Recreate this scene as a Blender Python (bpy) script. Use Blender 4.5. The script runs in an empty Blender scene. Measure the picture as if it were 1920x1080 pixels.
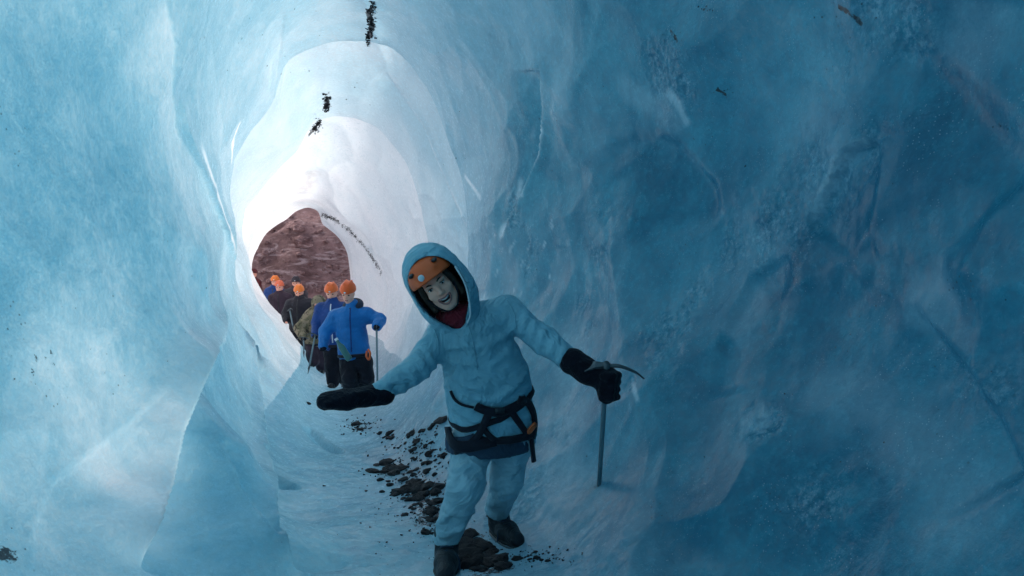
import bpy, bmesh, math, random
import numpy as np
from mathutils import Vector, Matrix
from mathutils.bvhtree import BVHTree

# ------------------------------------------------------------------ camera, sky, sun, exposure
scene = bpy.context.scene
COL = scene.collection
CAM_Z = 1.42
FPX = 1250.0                       # focal length in pixels of a 1920 px wide frame
cam_d = bpy.data.cameras.new('camera')
cam_d.sensor_width = 36.0
cam_d.lens = 36.0 * FPX / 1920.0
cam_d.clip_start = 0.05
cam_d.clip_end = 2000
cam = bpy.data.objects.new('camera', cam_d)
COL.objects.link(cam)
cam.location = (0, 0, CAM_Z)
cam.rotation_euler = (math.radians(90), 0, 0)
scene.camera = cam

SUN_EL, SUN_AZ = 38.0, -62.0       # elevation; azimuth from +Y towards +X (negative: to the left)
world = bpy.data.worlds.new('World')
scene.world = world
world.use_nodes = True
wn = world.node_tree
wn.nodes.clear()
w_out = wn.nodes.new('ShaderNodeOutputWorld')
w_bg = wn.nodes.new('ShaderNodeBackground')
w_sky = wn.nodes.new('ShaderNodeTexSky')
w_sky.sky_type = 'NISHITA'
w_sky.sun_disc = False
w_sky.sun_elevation = math.radians(SUN_EL)
w_sky.sun_rotation = math.radians(SUN_AZ)
w_sky.air_density = 0.9
w_sky.dust_density = 3.5
w_sky.ozone_density = 0.7
w_bg.inputs['Strength'].default_value = 0.12
w_hs = wn.nodes.new('ShaderNodeHueSaturation')      # thin overcast: the blue of the sky is half washed out
w_hs.inputs['Saturation'].default_value = 0.6
wn.links.new(w_sky.outputs[0], w_hs.inputs['Color'])
wn.links.new(w_hs.outputs[0], w_bg.inputs[0])
wn.links.new(w_bg.outputs[0], w_out.inputs[0])

sun_d = bpy.data.lights.new('sun', 'SUN')
sun_d.energy = 1.25
sun_d.angle = math.radians(30)
sun_d.color = (1.0, 0.91, 0.88)
sun = bpy.data.objects.new('sun', sun_d)
COL.objects.link(sun)
_e, _a = math.radians(SUN_EL), math.radians(SUN_AZ)
_to = Vector((math.sin(_a) * math.cos(_e), math.cos(_a) * math.cos(_e), math.sin(_e)))
sun.rotation_euler = _to.to_track_quat('Z', 'Y').to_euler()
sun.location = _to * 60

vs = scene.view_settings
vs.view_transform = 'Standard'
vs.look = 'None'
vs.gamma = 1.0
vs.use_curve_mapping = False
vs.exposure = 1.06
scene.display_settings.display_device = 'sRGB'
scene.cycles.use_denoising = True
scene.cycles.max_bounces = 8
scene.cycles.diffuse_bounces = 5
scene.cycles.glossy_bounces = 3
scene.cycles.transmission_bounces = 5
scene.cycles.caustics_reflective = False
scene.cycles.caustics_refractive = False
scene.cycles.sample_clamp_indirect = 6.0

rng = np.random.default_rng(7)
random.seed(7)


def P(px, py, d):
    """world point at depth d (metres in front of the lens) on the sight line of a photo pixel"""
    return Vector(((px - 960.0) * d / FPX, d, CAM_Z + (540.0 - py) * d / FPX))


# ------------------------------------------------------------------ numpy noise
def _hash(ix, iy, iz, seed):
    h = (ix.astype(np.int64) * 374761393 + iy.astype(np.int64) * 668265263 + iz.astype(np.int64) * 2147483647 + seed * 974634777) & 0xFFFFFFFF
    h = ((h ^ (h >> 13)) * 1274126177) & 0xFFFFFFFF
    h = ((h ^ (h >> 16)) * 2246822519) & 0xFFFFFFFF
    return ((h ^ (h >> 15)) & 0xFFFFFF) / float(0xFFFFFF)


def vnoise(p, seed=0):
    """value noise in -1..1, p is (n,3)"""
    i = np.floor(p).astype(np.int64)
    f = p - i
    u = f * f * f * (f * (f * 6 - 15) + 10)
    r = 0
    for dx in (0, 1):
        wx = u[:, 0] if dx else 1 - u[:, 0]
        for dy in (0, 1):
            wy = u[:, 1] if dy else 1 - u[:, 1]
            for dz in (0, 1):
                wz = u[:, 2] if dz else 1 - u[:, 2]
                r = r + wx * wy * wz * _hash(i[:, 0] + dx, i[:, 1] + dy, i[:, 2] + dz, seed)
    return r * 2 - 1


def fbm(p, octaves=4, seed=0, gain=0.5, lac=2.03):
    r, a, t = 0, 1.0, 0.0
    q = np.array(p, dtype=float)
    for o in range(octaves):
        r = r + a * vnoise(q, seed + o * 17)
        t += a
        a *= gain
        q = q * lac + 13.7
    return r / t


def worley(p, seed=0):
    """distances to nearest and second nearest jittered cell points, and the nearest one's random number"""
    i = np.floor(p).astype(np.int64)
    f1 = np.full(len(p), 9.0)
    f2 = np.full(len(p), 9.0)
    idn = np.zeros(len(p))
    for dx in (-1, 0, 1):
        for dy in (-1, 0, 1):
            for dz in (-1, 0, 1):
                c = i + np.array([dx, dy, dz])
                j = np.stack([_hash(c[:, 0], c[:, 1], c[:, 2], seed + k) for k in (1, 2, 3)], 1)
                d = np.linalg.norm(c + j - p, axis=1)
                near = d < f1
                f2 = np.where(near, f1, np.minimum(f2, d))
                idn = np.where(near, _hash(c[:, 0], c[:, 1], c[:, 2], seed + 9), idn)
                f1 = np.where(near, d, f1)
    return f1, f2, idn


def smooth(e0, e1, x):
    t = np.clip((x - e0) / (e1 - e0), 0, 1)
    return t * t * (3 - 2 * t)


def pchip(xs, ys, xq):
    """monotone cubic through (xs, ys[k, :]) evaluated at xq -> (len(xq), m)"""
    xs = np.asarray(xs, float)
    ys = np.asarray(ys, float)
    h = np.diff(xs)[:, None]
    d = np.diff(ys, axis=0) / h
    m = np.zeros_like(ys)
    w1 = 2 * h[1:] + h[:-1]
    w2 = h[1:] + 2 * h[:-1]
    same = (d[1:] * d[:-1]) > 0
    with np.errstate(divide='ignore', invalid='ignore'):
        hm = (w1 + w2) / (w1 / d[:-1] + w2 / d[1:])
    m[1:-1] = np.where(same, hm, 0)
    m[0], m[-1] = d[0], d[-1]
    k = np.clip(np.searchsorted(xs, xq) - 1, 0, len(xs) - 2)
    hh = h[k]
    t = ((xq - xs[k])[:, None]) / hh
    return ((1 + 2 * t) * (1 - t) ** 2 * ys[k] + t * (1 - t) ** 2 * hh * m[k] +
            t * t * (3 - 2 * t) * ys[k + 1] + t * t * (t - 1) * hh * m[k + 1])


# ------------------------------------------------------------------ object helpers
def tag(o, label=None, cat=None, group=None, kind=None):
    if label: o['label'] = label
    if cat: o['category'] = cat
    if group: o['group'] = group
    if kind: o['kind'] = kind
    return o


def mesh_from(name, verts, faces, mats, parent=None, smooth_shade=True):
    me = bpy.data.meshes.new(name)
    me.from_pydata([tuple(v) for v in verts], [], [tuple(f) for f in faces])
    me.update()
    if smooth_shade:
        me.polygons.foreach_set('use_smooth', [True] * len(me.polygons))
    o = bpy.data.objects.new(name, me)
    for m in (mats if isinstance(mats, (list, tuple)) else [mats]):
        me.materials.append(m)
    COL.objects.link(o)
    if parent is not None:
        o.parent = parent
        o.matrix_parent_inverse = Matrix.Translation(parent.location).inverted()
    return o


def fast_mesh(name, V, F, mat, parent=None, smooth_shade=True):
    """quad mesh from numpy arrays"""
    me = bpy.data.meshes.new(name)
    n, m = len(V), len(F)
    k = F.shape[1]
    me.vertices.add(n)
    me.vertices.foreach_set('co', np.ascontiguousarray(V, dtype=np.float32).ravel())
    me.loops.add(m * k)
    me.loops.foreach_set('vertex_index', np.ascontiguousarray(F, dtype=np.int32).ravel())
    me.polygons.add(m)
    me.polygons.foreach_set('loop_start', np.arange(0, m * k, k, dtype=np.int32))
    me.polygons.foreach_set('loop_total', np.full(m, k, dtype=np.int32))
    me.polygons.foreach_set('use_smooth', np.full(m, smooth_shade, dtype=bool))
    me.update(calc_edges=True)
    me.validate()
    me.materials.append(mat)
    o = bpy.data.objects.new(name, me)
    COL.objects.link(o)
    if parent is not None:
        o.parent = parent
        o.matrix_parent_inverse = Matrix.Translation(parent.location).inverted()
    return o


def empty(name, loc):
    o = bpy.data.objects.new(name, None)
    o.location = loc
    o.empty_display_size = 0.1
    COL.objects.link(o)
    return o


# ------------------------------------------------------------------ materials
class NT:
    """tiny node-tree writer"""
    def __init__(self, name):
        self.m = bpy.data.materials.new(name)
        self.m.use_nodes = True
        self.t = self.m.node_tree
        self.t.nodes.clear()
        self.out = self.t.nodes.new('ShaderNodeOutputMaterial')

    def n(self, kind, **kw):
        nd = self.t.nodes.new('ShaderNode' + kind)
        for k, v in kw.items():
            setattr(nd, k, v)
        return nd

    def set(self, sock, v):
        if isinstance(v, bpy.types.NodeSocket):
            self.t.links.new(v, sock)
        elif isinstance(v, (tuple, list)):
            v = tuple(v)
            sock.default_value = v + (1.0,) if (len(v) == 3 and sock.type == 'RGBA') else v
        else:
            sock.default_value = v

    def math(self, op, a, b=0.0, c=None, clamp=False):
        nd = self.n('Math', operation=op)
        nd.use_clamp = clamp
        self.set(nd.inputs[0], a)
        self.set(nd.inputs[1], b)
        if c is not None: self.set(nd.inputs[2], c)
        return nd.outputs[0]

    def mix(self, f, a, b):
        nd = self.n('Mix', data_type='RGBA')
        self.set(nd.inputs[0], f)
        self.set(nd.inputs[6], a)
        self.set(nd.inputs[7], b)
        return nd.outputs[2]

    def ramp(self, f, lo, hi, v0=0.0, v1=1.0):
        nd = self.n('MapRange', interpolation_type='SMOOTHSTEP')
        self.set(nd.inputs[0], f)
        nd.inputs[1].default_value = lo
        nd.inputs[2].default_value = hi
        nd.inputs[3].default_value = v0
        nd.inputs[4].default_value = v1
        return nd.outputs[0]

    def coord(self, scale=(1, 1, 1)):
        tc = self.n('TexCoord')
        mp = self.n('Mapping')
        mp.inputs['Scale'].default_value = scale
        self.t.links.new(tc.outputs['Object'], mp.inputs[0])
        return mp.outputs[0]

    def noise(self, vec, scale, detail=4, rough=0.55, dist=0.0):
        nd = self.n('TexNoise')
        self.set(nd.inputs['Vector'], vec)
        nd.inputs['Scale'].default_value = scale
        nd.inputs['Detail'].default_value = detail
        nd.inputs['Roughness'].default_value = rough
        nd.inputs['Distortion'].default_value = dist
        return nd.outputs[0]

    def voro(self, vec, scale, feature='F1'):
        nd = self.n('TexVoronoi', feature=feature)
        self.set(nd.inputs['Vector'], vec)
        nd.inputs['Scale'].default_value = scale
        return nd

    def attr(self, name):
        nd = self.n('Attribute')
        nd.attribute_name = name
        return nd.outputs['Fac']

    def bump(self, h, strength, dist, prev=None):
        nd = self.n('Bump')
        nd.inputs['Strength'].default_value = strength
        nd.inputs['Distance'].default_value = dist
        self.set(nd.inputs['Height'], h)
        if prev is not None: self.set(nd.inputs['Normal'], prev)
        return nd.outputs[0]

    def principled(self, color, rough=0.6, normal=None, **kw):
        b = self.n('BsdfPrincipled')
        self.set(b.inputs['Base Color'], color)
        self.set(b.inputs['Roughness'], rough)
        if normal is not None: self.set(b.inputs['Normal'], normal)
        for k, v in kw.items():
            self.set(b.inputs[k.replace('_', ' ')], v)
        return b.outputs[0]

    def done(self, shader):
        self.t.links.new(shader, self.out.inputs['Surface'])
        return self.m
# ------------------------------------------------------------------ ICE
def ice_material():
    k = NT('glacier_ice')
    co = k.coord()
    thick = k.attr('ice_thickness')          # metres of glacier above / behind the surface, cut down along painted highlights
    frost_and_glints = k.attr('white_ice_and_glints')              # white bubbly ice and painted highlights
    dirt = k.attr('silt')
    clar = k.attr('clear_ice')               # 0 bubbly, 1 clear deep blue
    n1 = k.noise(co, 1.1, 6, 0.6, 0.6)
    n2 = k.noise(co, 5.5, 5, 0.65, 0.3)
    n3 = k.noise(co, 26.0, 4, 0.7)
    n4 = k.noise(co, 95.0, 2, 0.6)
    cloud = k.math('ADD', k.math('MULTIPLY', n1, 0.5), k.math('MULTIPLY', k.noise(co, 3.1, 8, 0.7, 0.5), 0.5))
    # clear blue ice against ice clouded with air bubbles
    cloudy = k.ramp(cloud, 0.36, 0.64)
    milky = k.mix(cloudy, (0.24, 0.50, 0.62), (0.50, 0.70, 0.79))
    patch = k.ramp(k.math('ADD', k.math('MULTIPLY', k.noise(co, 1.9, 7, 0.68, 0.9), 0.7), k.math('MULTIPLY', n3, 0.3)), 0.38, 0.66)
    clear = k.mix(patch, (0.003, 0.132, 0.195), (0.042, 0.335, 0.42))
    lilac = k.ramp(k.noise(co, 2.7, 6, 0.7, 0.4), 0.60, 0.74)
    clear = k.mix(k.math('MULTIPLY', lilac, 0.35), clear, (0.16, 0.36, 0.47))
    tmix = k.ramp(k.math('ADD', clar, k.math('MULTIPLY', k.math('SUBTRACT', n2, 0.5), 0.45)), 0.0, 1.0)
    alb = k.mix(tmix, milky, clear)
    grain = k.math('ADD', k.math('MULTIPLY', n3, 0.6), k.math('MULTIPLY', n4, 0.4))
    vm = k.n('VectorMath', operation='SCALE')
    k.set(vm.inputs[0], alb)
    k.set(vm.inputs['Scale'], k.ramp(grain, 0.34, 0.66, 0.74, 1.22))
    alb = vm.outputs[0]
    # single air bubbles and hairline flaws
    vb = k.voro(co, 62.0)
    bub = k.math('MULTIPLY', k.ramp(vb.outputs['Distance'], 0.19, 0.07), k.ramp(n2, 0.46, 0.60))
    alb = k.mix(k.math('MULTIPLY', bub, 0.8), alb, (0.78, 0.90, 0.93))
    fr = k.math('MULTIPLY', frost_and_glints, k.ramp(k.math('ADD', k.math('MULTIPLY', n3, 0.6), k.math('MULTIPLY', n2, 0.4)), 0.26, 0.52), clamp=True)
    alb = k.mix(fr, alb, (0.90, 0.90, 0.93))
    mud = k.math('MULTIPLY', k.attr('mud'), k.ramp(k.math('ADD', n2, k.math('MULTIPLY', n3, 0.3)), 0.45, 0.75))
    alb = k.mix(mud, alb, (0.30, 0.19, 0.19))
    # grains of silt frozen in
    vd = k.voro(co, 30.0)
    sp = k.math('MULTIPLY', k.ramp(vd.outputs['Distance'], 0.17, 0.08), k.ramp(k.noise(co, 2.3, 3, 0.6), 0.56, 0.66))
    sp2 = k.ramp(k.math('ADD', dirt, k.math('MULTIPLY', k.math('SUBTRACT', n3, 0.55), 1.6)), 0.42, 0.60)
    sp2 = k.math('MULTIPLY', sp2, k.ramp(dirt, 0.02, 0.12))
    alb = k.mix(k.math('MAXIMUM', k.math('MULTIPLY', sp, 0.75), k.math('MULTIPLY', sp2, 0.92)), alb, (0.012, 0.016, 0.022))
    cragm = k.ramp(k.math('ADD', k.attr('crag'), k.math('MULTIPLY', k.math('SUBTRACT', n2, 0.5), 0.9)), 0.15, 0.95)
    nb = k.bump(n2, 0.20, 0.03)
    chipb = k.voro(co, 24.0, 'F1').outputs['Distance']
    nb = k.bump(k.math('MULTIPLY', chipb, cragm), 0.7, 0.022, nb)
    nb = k.bump(k.math('MULTIPLY', n3, k.math('ADD', 0.35, cragm)), 0.45, 0.012, nb)
    nb = k.bump(n4, 0.18, 0.002, nb)
    alb = k.mix(k.math('MULTIPLY', k.math('MULTIPLY', cragm, k.ramp(n3, 0.45, 0.68)), 0.62), alb, (0.55, 0.72, 0.80))
    rough = k.math('ADD', k.math('MULTIPLY', n3, 0.36), 0.06)
    front = k.principled(alb, rough, nb, IOR=1.45, Specular_IOR_Level=0.6)
    # light let through: Beer-Lambert with the absorption of ice
    comb = k.n('CombineColor')
    for i, a in enumerate((0.60, 0.302, 0.215)):
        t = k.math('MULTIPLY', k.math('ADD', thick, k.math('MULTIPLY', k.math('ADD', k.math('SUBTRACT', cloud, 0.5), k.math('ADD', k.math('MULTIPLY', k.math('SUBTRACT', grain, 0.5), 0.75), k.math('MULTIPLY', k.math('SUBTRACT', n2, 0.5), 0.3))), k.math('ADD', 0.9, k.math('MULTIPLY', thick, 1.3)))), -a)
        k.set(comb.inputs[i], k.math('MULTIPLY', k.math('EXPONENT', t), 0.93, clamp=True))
    tcol = k.mix(k.math('MAXIMUM', k.math('MULTIPLY', sp, 0.6), k.math('MULTIPLY', sp2, 0.9)), comb.outputs[0], (0.01, 0.012, 0.015))
    tr = k.n('BsdfTranslucent')
    k.set(tr.inputs['Color'], tcol)
    k.set(tr.inputs['Normal'], nb)
    ms = k.n('MixShader')
    ms.inputs[0].default_value = 0.5
    k.t.links.new(front, ms.inputs[1])
    k.t.links.new(tr.outputs[0], ms.inputs[2])
    return k.done(ms.outputs[0])


ICE = ice_material()


def px_ring(d, pts):
    return [((px - 960.0) * d / FPX, (540.0 - py) * d / FPX) for px, py in pts]


# cross-sections of the tunnel: depth -> closed outline (x, z measured from the lens height)
R8 = px_ring(8.0, [(430, 355), (470, 268), (515, 215), (550, 125), (620, 93), (720, 90), (790, 170), (842, 300), (872, 420),
                   (855, 560), (800, 680), (730, 765), (660, 790), (595, 775), (535, 705), (482, 600), (442, 450)])
R11 = px_ring(11.0, [(466, 405), (500, 370), (560, 305), (595, 243), (640, 230), (690, 240), (740, 290), (785, 375), (797, 450),
                     (782, 560), (745, 660), (695, 715), (634, 724), (585, 700), (557, 647), (515, 588), (476, 503)])
R15 = px_ring(15.0, [(470, 490), (482, 430), (530, 388), (582, 374), (640, 405), (690, 460), (716, 515), (720, 575), (700, 640),
                     (650, 668), (598, 673), (560, 624), (524, 580), (489, 541)])
R18 = px_ring(18.5, [(476, 505), (498, 452), (528, 426), (555, 404), (580, 399), (597, 406), (607, 432), (640, 466), (654, 515), (655, 570),
                     (640, 630), (560, 636), (504, 592), (480, 545)])
RINGS = [
    (-7.0, [(1.2, 0.1), (1.25, 0.15), (1.3, 0.1), (1.25, 0.05)]),
    (-6.0, [(0.2, 0.2), (0.6, 1.2), (1.4, 1.5), (2.2, 1.0), (2.4, 0.0), (2.0, -0.9), (1.2, -1.2), (0.5, -0.8)]),
    (-3.0, [(-1.0, 0.2), (-0.8, 1.4), (0.2, 2.3), (1.3, 2.1), (2.0, 1.2), (2.1, 0.1), (1.8, -0.8), (1.1, -1.3), (0.4, -1.45), (-0.4, -1.3), (-0.9, -0.8)]),
    (0.0, [(-1.6, 0), (-1.5, 1.2), (-0.8, 2.2), (0.2, 2.6), (1.1, 2.1), (1.55, 1.1), (1.6, 0.2), (1.3, -0.7), (0.7, -1.3), (0.1, -1.45), (-0.6, -1.4), (-1.2, -1.0)]),
    (2.0, [(-1.72, 0), (-1.72, 1.2), (-1.2, 2.3), (-0.1, 2.8), (0.9, 2.3), (1.5, 1.2), (1.45, 0.2), (1.15, -0.7), (0.6, -1.25), (0.0, -1.45), (-0.6, -1.42), (-1.25, -1.0)]),
    (2.8, [(-1.80, 0.1), (-1.80, 1.25), (-1.3, 2.35), (-0.3, 2.85), (0.7, 2.35), (1.3, 1.25), (1.3, 0.25), (1.0, -0.55), (0.56, -1.1), (0.15, -1.38), (-0.3, -1.44), (-0.78, -1.4), (-1.12, -1.12), (-1.44, -0.95), (-1.66, -0.5)]),
    (3.55, [(-1.88, 0.2), (-1.92, 1.3), (-1.4, 2.4), (-0.5, 2.85), (0.4, 2.4), (1.0, 1.3), (1.1, 0.3), (0.85, -0.4), (0.5, -0.95), (0.2, -1.33), (-0.3, -1.43), (-0.85, -1.39), (-1.17, -1.1), (-1.36, -0.72), (-1.60, -0.38)]),
    (4.5, [(-2.03, 0.3), (-2.13, 1.3), (-1.7, 2.4), (-0.85, 2.9), (0.0, 2.4), (0.55, 1.3), (0.6, 0.4), (0.4, -0.5), (0.05, -1.1), (-0.4, -1.45), (-0.9, -1.5), (-1.40, -1.40), (-1.78, -0.95), (-1.95, -0.3)]),
    (6.0, [(-2.55, 0.3), (-2.6, 1.3), (-2.2, 2.4), (-1.4, 2.9), (-0.55, 2.4), (-0.12, 1.4), (-0.1, 0.5), (-0.35, -0.5), (-0.75, -1.15), (-1.1, -1.5), (-1.6, -1.55), (-2.0, -1.38), (-2.32, -0.9), (-2.5, -0.3)]),
    (8.0, R8), (11.0, R11), (15.0, R15), (18.5, R18)]
NA = 760                                         # points round a ring


def ring_polar(pts, cx, cz):
    a = np.array([math.atan2(z - cz, x - cx) for x, z in pts])
    r = np.array([math.hypot(x - cx, z - cz) for x, z in pts])
    o = np.argsort(a)
    a, r = a[o], r[o]
    aa = np.concatenate([a[-3:] - 2 * np.pi, a, a[:3] + 2 * np.pi])
    rr = np.concatenate([r[-3:], r, r[:3]])
    q = np.linspace(-np.pi, np.pi, NA, endpoint=False)
    v = pchip(aa, rr[:, None], q)[:, 0]
    for _ in range(3):                            # round the outline a little
        s = 5
        ker = np.hanning(2 * s + 1); ker /= ker.sum()
        v = np.convolve(np.concatenate([v[-s:], v, v[:s]]), ker, 'valid')
    return v


lipf = smooth(-0.75, -0.35, np.sin(np.linspace(-np.pi, np.pi, NA, endpoint=False)))      # no step across the floor
ds, cs, rs = [], [], []
for d, pts in RINGS:
    xs = [p[0] for p in pts]; zs = [p[1] for p in pts]
    cx, cz = (min(xs) + max(xs)) / 2, (min(zs) + max(zs)) / 2
    if 1 < d < 7: cx, cz = cx, 0.35
    r = ring_polar(pts, cx, cz)
    ds.append(d); cs.append((cx, cz)); rs.append(r)
    if d == 8.0:                                  # behind each arch the tunnel widens in a step
        ds.append(8.22); cs.append((cx - 0.05, cz)); rs.append(r + (r * 0.10 + 0.06) * lipf)
    if d == 11.0:
        ds.append(11.2); cs.append((cx - 0.07, cz)); rs.append(r + (r * 0.07 + 0.05) * lipf)
    if d == 15.0:
        ds.append(15.25); cs.append((cx - 0.1, cz)); rs.append(r + (r * 0.03 + 0.06) * lipf)
    if d == 18.5:
        ds.append(18.9); cs.append((cx, cz)); rs.append(r * 1.06 + 0.05)
        ds.append(19.3); cs.append((cx, cz)); rs.append(r * 1.22 + 0.1)
ds = np.array(ds)
D = np.concatenate([np.linspace(-7, 1.2, 46, endpoint=False),
                    np.geomspace(1.2, 18.4, 640, endpoint=False), np.linspace(18.4, 19.3, 24)])
# extra rings at the steps
D = np.unique(np.round(np.concatenate([D, np.linspace(7.9, 8.3, 24), np.linspace(10.9, 11.3, 20), np.linspace(14.9, 15.35, 14)]), 4))
Rg = pchip(ds, np.array(rs), D)
Cg = pchip(ds, np.array(cs), D)
ang = np.linspace(-np.pi, np.pi, NA, endpoint=False)
ca, sa = np.cos(ang), np.sin(ang)
ND = len(D)
X = Cg[:, 0:1] + Rg * ca
Z = Cg[:, 1:2] + Rg * sa
Yd = np.repeat(D[:, None], NA, 1)
pos = np.stack([X, Yd, Z], 2).reshape(-1, 3)
rad = np.stack([np.repeat(ca[None], ND, 0), np.zeros((ND, NA)), np.repeat(sa[None], ND, 0)], 2).reshape(-1, 3)
dd = pos[:, 1]
A2 = np.repeat(ang[None], ND, 0).ravel()
floorness = smooth(-0.95, -1.25, pos[:, 2]) * smooth(-0.35, -0.75, rad[:, 2])
rightness = smooth(-0.3, 0.7, rad[:, 0]) * smooth(8.5, 4.5, dd)

# melt scallops: shallow dishes that meet in soft ridges
w = pos + 0.35 * np.stack([fbm(pos * 0.8 + 9 * i, 3, 40 + i) for i in range(3)], 1)
f1, f2, idn = worley(w * np.array([0.75, 0.5, 0.75]), 3)
dish = np.clip(1 - (f1 / 0.8) ** 2, -0.4, 1)
g1, g2, idg = worley(w * np.array([1.9, 1.5, 1.9]), 8)
dish2 = np.clip(1 - (g1 / 0.75) ** 2, -0.4, 1)
amp = 0.10 + 0.05 * rightness
amp = amp * (1 - 0.75 * floorness)
disp = dish * amp + dish2 * 0.022 * (1 + 0.8 * rightness) * (1 - 0.5 * floorness)
disp += 0.10 * fbm(pos * 0.55, 3, 5) * (1 - 0.6 * floorness)
chip = smooth(0.0, 0.5, fbm(pos * 0.9, 3, 77))                       # patches of chipped surface
h1, h2, _ = worley(w * 7.5, 21)
disp += (0.009 * chip * (0.35 + rightness) + 0.002) * (np.clip(h1, 0, 0.9) - 0.45) * (1 + 0.6 * rightness)
disp += 0.006 * fbm(pos * 3.0, 3, 31) + 0.0016 * fbm(pos * 16.0, 3, 61)
disp += floorness * (0.03 * fbm(pos * 2.2, 4, 15) + 0.012 * fbm(pos * 9, 3, 16))
pos = pos + rad * disp[:, None] * np.clip((dd + 7) / 2, 0, 1)[:, None]


def seg_dist(pts, line):
    """distance of every point to a 3D polyline"""
    best = np.full(len(pts), 9.0)
    par = np.zeros(len(pts))
    L = [np.array(q, float) for q in line]
    for i in range(len(L) - 1):
        a, b = L[i], L[i + 1]
        ab = b - a
        t = np.clip(((pts - a) @ ab) / (ab @ ab), 0, 1)
        dist = np.linalg.norm(pts - a - t[:, None] * ab, axis=1)
        m = dist < best
        best = np.where(m, dist, best)
        par = np.where(m, (i + t) / (len(L) - 1), par)
    return best, par


pos[:, 2] += CAM_Z
quad_i = np.arange(ND - 1)[:, None] * NA + np.arange(NA)[None, :]
nxt = np.arange(ND - 1)[:, None] * NA + ((np.arange(NA) + 1) % NA)[None, :]
F_all = np.stack([quad_i, quad_i + NA, nxt + NA, nxt], 2).reshape(-1, 4)
bvh = BVHTree.FromPolygons(pos.tolist(), F_all.tolist())


def hit(px, py):
    """where the sight line of a photo pixel meets the ice: point and inward normal"""
    o = Vector((0, 0, CAM_Z))
    d = (P(px, py, 1.0) - o).normalized()
    h = bvh.ray_cast(o + d * 0.5, d)
    nrm = h[1] if h[1].dot(d) < 0 else -h[1]
    return h[0], nrm


def trace(line, step=14):
    """a photo polyline laid on the ice surface: 3D points and inward normals"""
    q = []
    for (x0, y0), (x1, y1) in zip(line[:-1], line[1:]):
        m = max(1, int(math.hypot(x1 - x0, y1 - y0) / step))
        q += [(x0 + (x1 - x0) * i / m, y0 + (y1 - y0) * i / m) for i in range(m)]
    q.append(line[-1])
    hs = [hit(*c) for c in q]
    return np.array([h[0] for h in hs]), np.array([h[1] for h in hs])


def along(line, reach):
    """index of nearby vertices, distance, signed side (+ right of the line as drawn, seen from inside), parameter 0..1"""
    L, N = trace(line)
    lo, hi = L.min(0) - reach, L.max(0) + reach
    idx = np.where(np.all((pos > lo) & (pos < hi), axis=1))[0]
    p = pos[idx]
    best = np.full(len(p), 9.0); side = np.zeros(len(p)); par = np.zeros(len(p))
    for i in range(len(L) - 1):
        a, ab = L[i], L[i + 1] - L[i]
        tt = ((p - a) @ ab) / max(ab @ ab, 1e-9)
        t = np.clip(tt, 0, 1)
        v = p - a - t[:, None] * ab
        dist = np.linalg.norm(v, axis=1)
        sd = v @ np.cross(ab / max(np.linalg.norm(ab), 1e-6), N[i])
        m = dist < best
        best = np.where(m, dist, best); side = np.where(m, sd, side); par = np.where(m, (i + t) / (len(L) - 1), par)
    k = best < reach
    return idx[k], best[k], side[k], par[k]


def step(line, depth, reach, edge=0.02, flip=1.0, lip=0.0, ends=0.12, dth=0.0):
    """a broken edge: the ice on one side of the line is set back from the other side"""
    idx, dist, side, par = along(line, reach)
    side = side * flip
    fade = smooth(0, ends, par) * smooth(1, 1 - ends, par)
    wob = 0.8 + 0.3 * fbm(pos[idx] * 1.6, 2, 12)
    back = smooth(-edge, edge, side) * smooth(reach, 0, dist) ** 1.2 * depth
    fore = smooth(edge, -edge, side) * smooth(reach * 0.35, 0, dist) ** 1.5 * lip
    pos[idx] += rad[idx] * ((back - fore) * fade * wob)[:, None]
    thick[idx] += dth * smooth(-edge, edge, side) * smooth(reach, reach * 0.2, dist) * fade


def paint(arr, line, width, value=1.0, ends=0.15, one_side=0.0):
    """white ice, silt, mud or a painted highlight laid along a line"""
    idx, dist, side, par = along(line, width * 2.2)
    d = dist if one_side == 0 else np.where(side * one_side > 0, dist * 0.45, dist * 2.5)
    f = smooth(width * (1.1 + 0.5 * fbm(pos[idx] * 9, 2, 55)), width * 0.2, d) * smooth(0, ends, par) * smooth(1, 1 - ends, par)
    arr[idx] = np.maximum(arr[idx], f * value)


up = rad[:, 2]
thick = 0.06 + 0.25 * smooth(16, 11.5, dd) + 0.45 * smooth(11.15, 11.02, dd) + 0.55 * smooth(8.2, 8.02, dd) + 0.75 * smooth(8.5, 4.0, dd)
thick += 0.75 * smooth(0.8, -0.1, up) * smooth(9, 4, dd) + 0.35 * smooth(4.5, 3.0, dd)
thick += 2.5 * smooth(-0.15, 1.0, rad[:, 0]) * smooth(10.5, 3.5, dd)
thick += 0.6 * smooth(0.1, 0.9, rad[:, 0]) * smooth(13.5, 9.5, dd)
thick += 0.28 * smooth(-0.2, -0.7, rad[:, 0]) * smooth(8, 5, dd)
thick += 0.4 * fbm(pos * 0.7, 3, 90)
thick = np.maximum(thick, 0.05)
thick = np.where(floorness > 0.5, np.maximum(thick, 3.0), thick)
clear = 0.10 + 0.95 * smooth(-0.25, 0.95, rad[:, 0]) * smooth(9.5, 3.5, dd) * (1 - 0.6 * smooth(0, 1, floorness)) + 0.25 * fbm(pos * 0.8, 3, 91) * smooth(12, 6, dd) + 0.45 * floorness * smooth(9, 6, dd)
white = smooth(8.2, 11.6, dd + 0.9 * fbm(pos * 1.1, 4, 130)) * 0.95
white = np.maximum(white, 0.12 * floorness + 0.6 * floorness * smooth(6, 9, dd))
silt = np.zeros(len(dd))
mud = np.zeros(len(dd))

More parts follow.
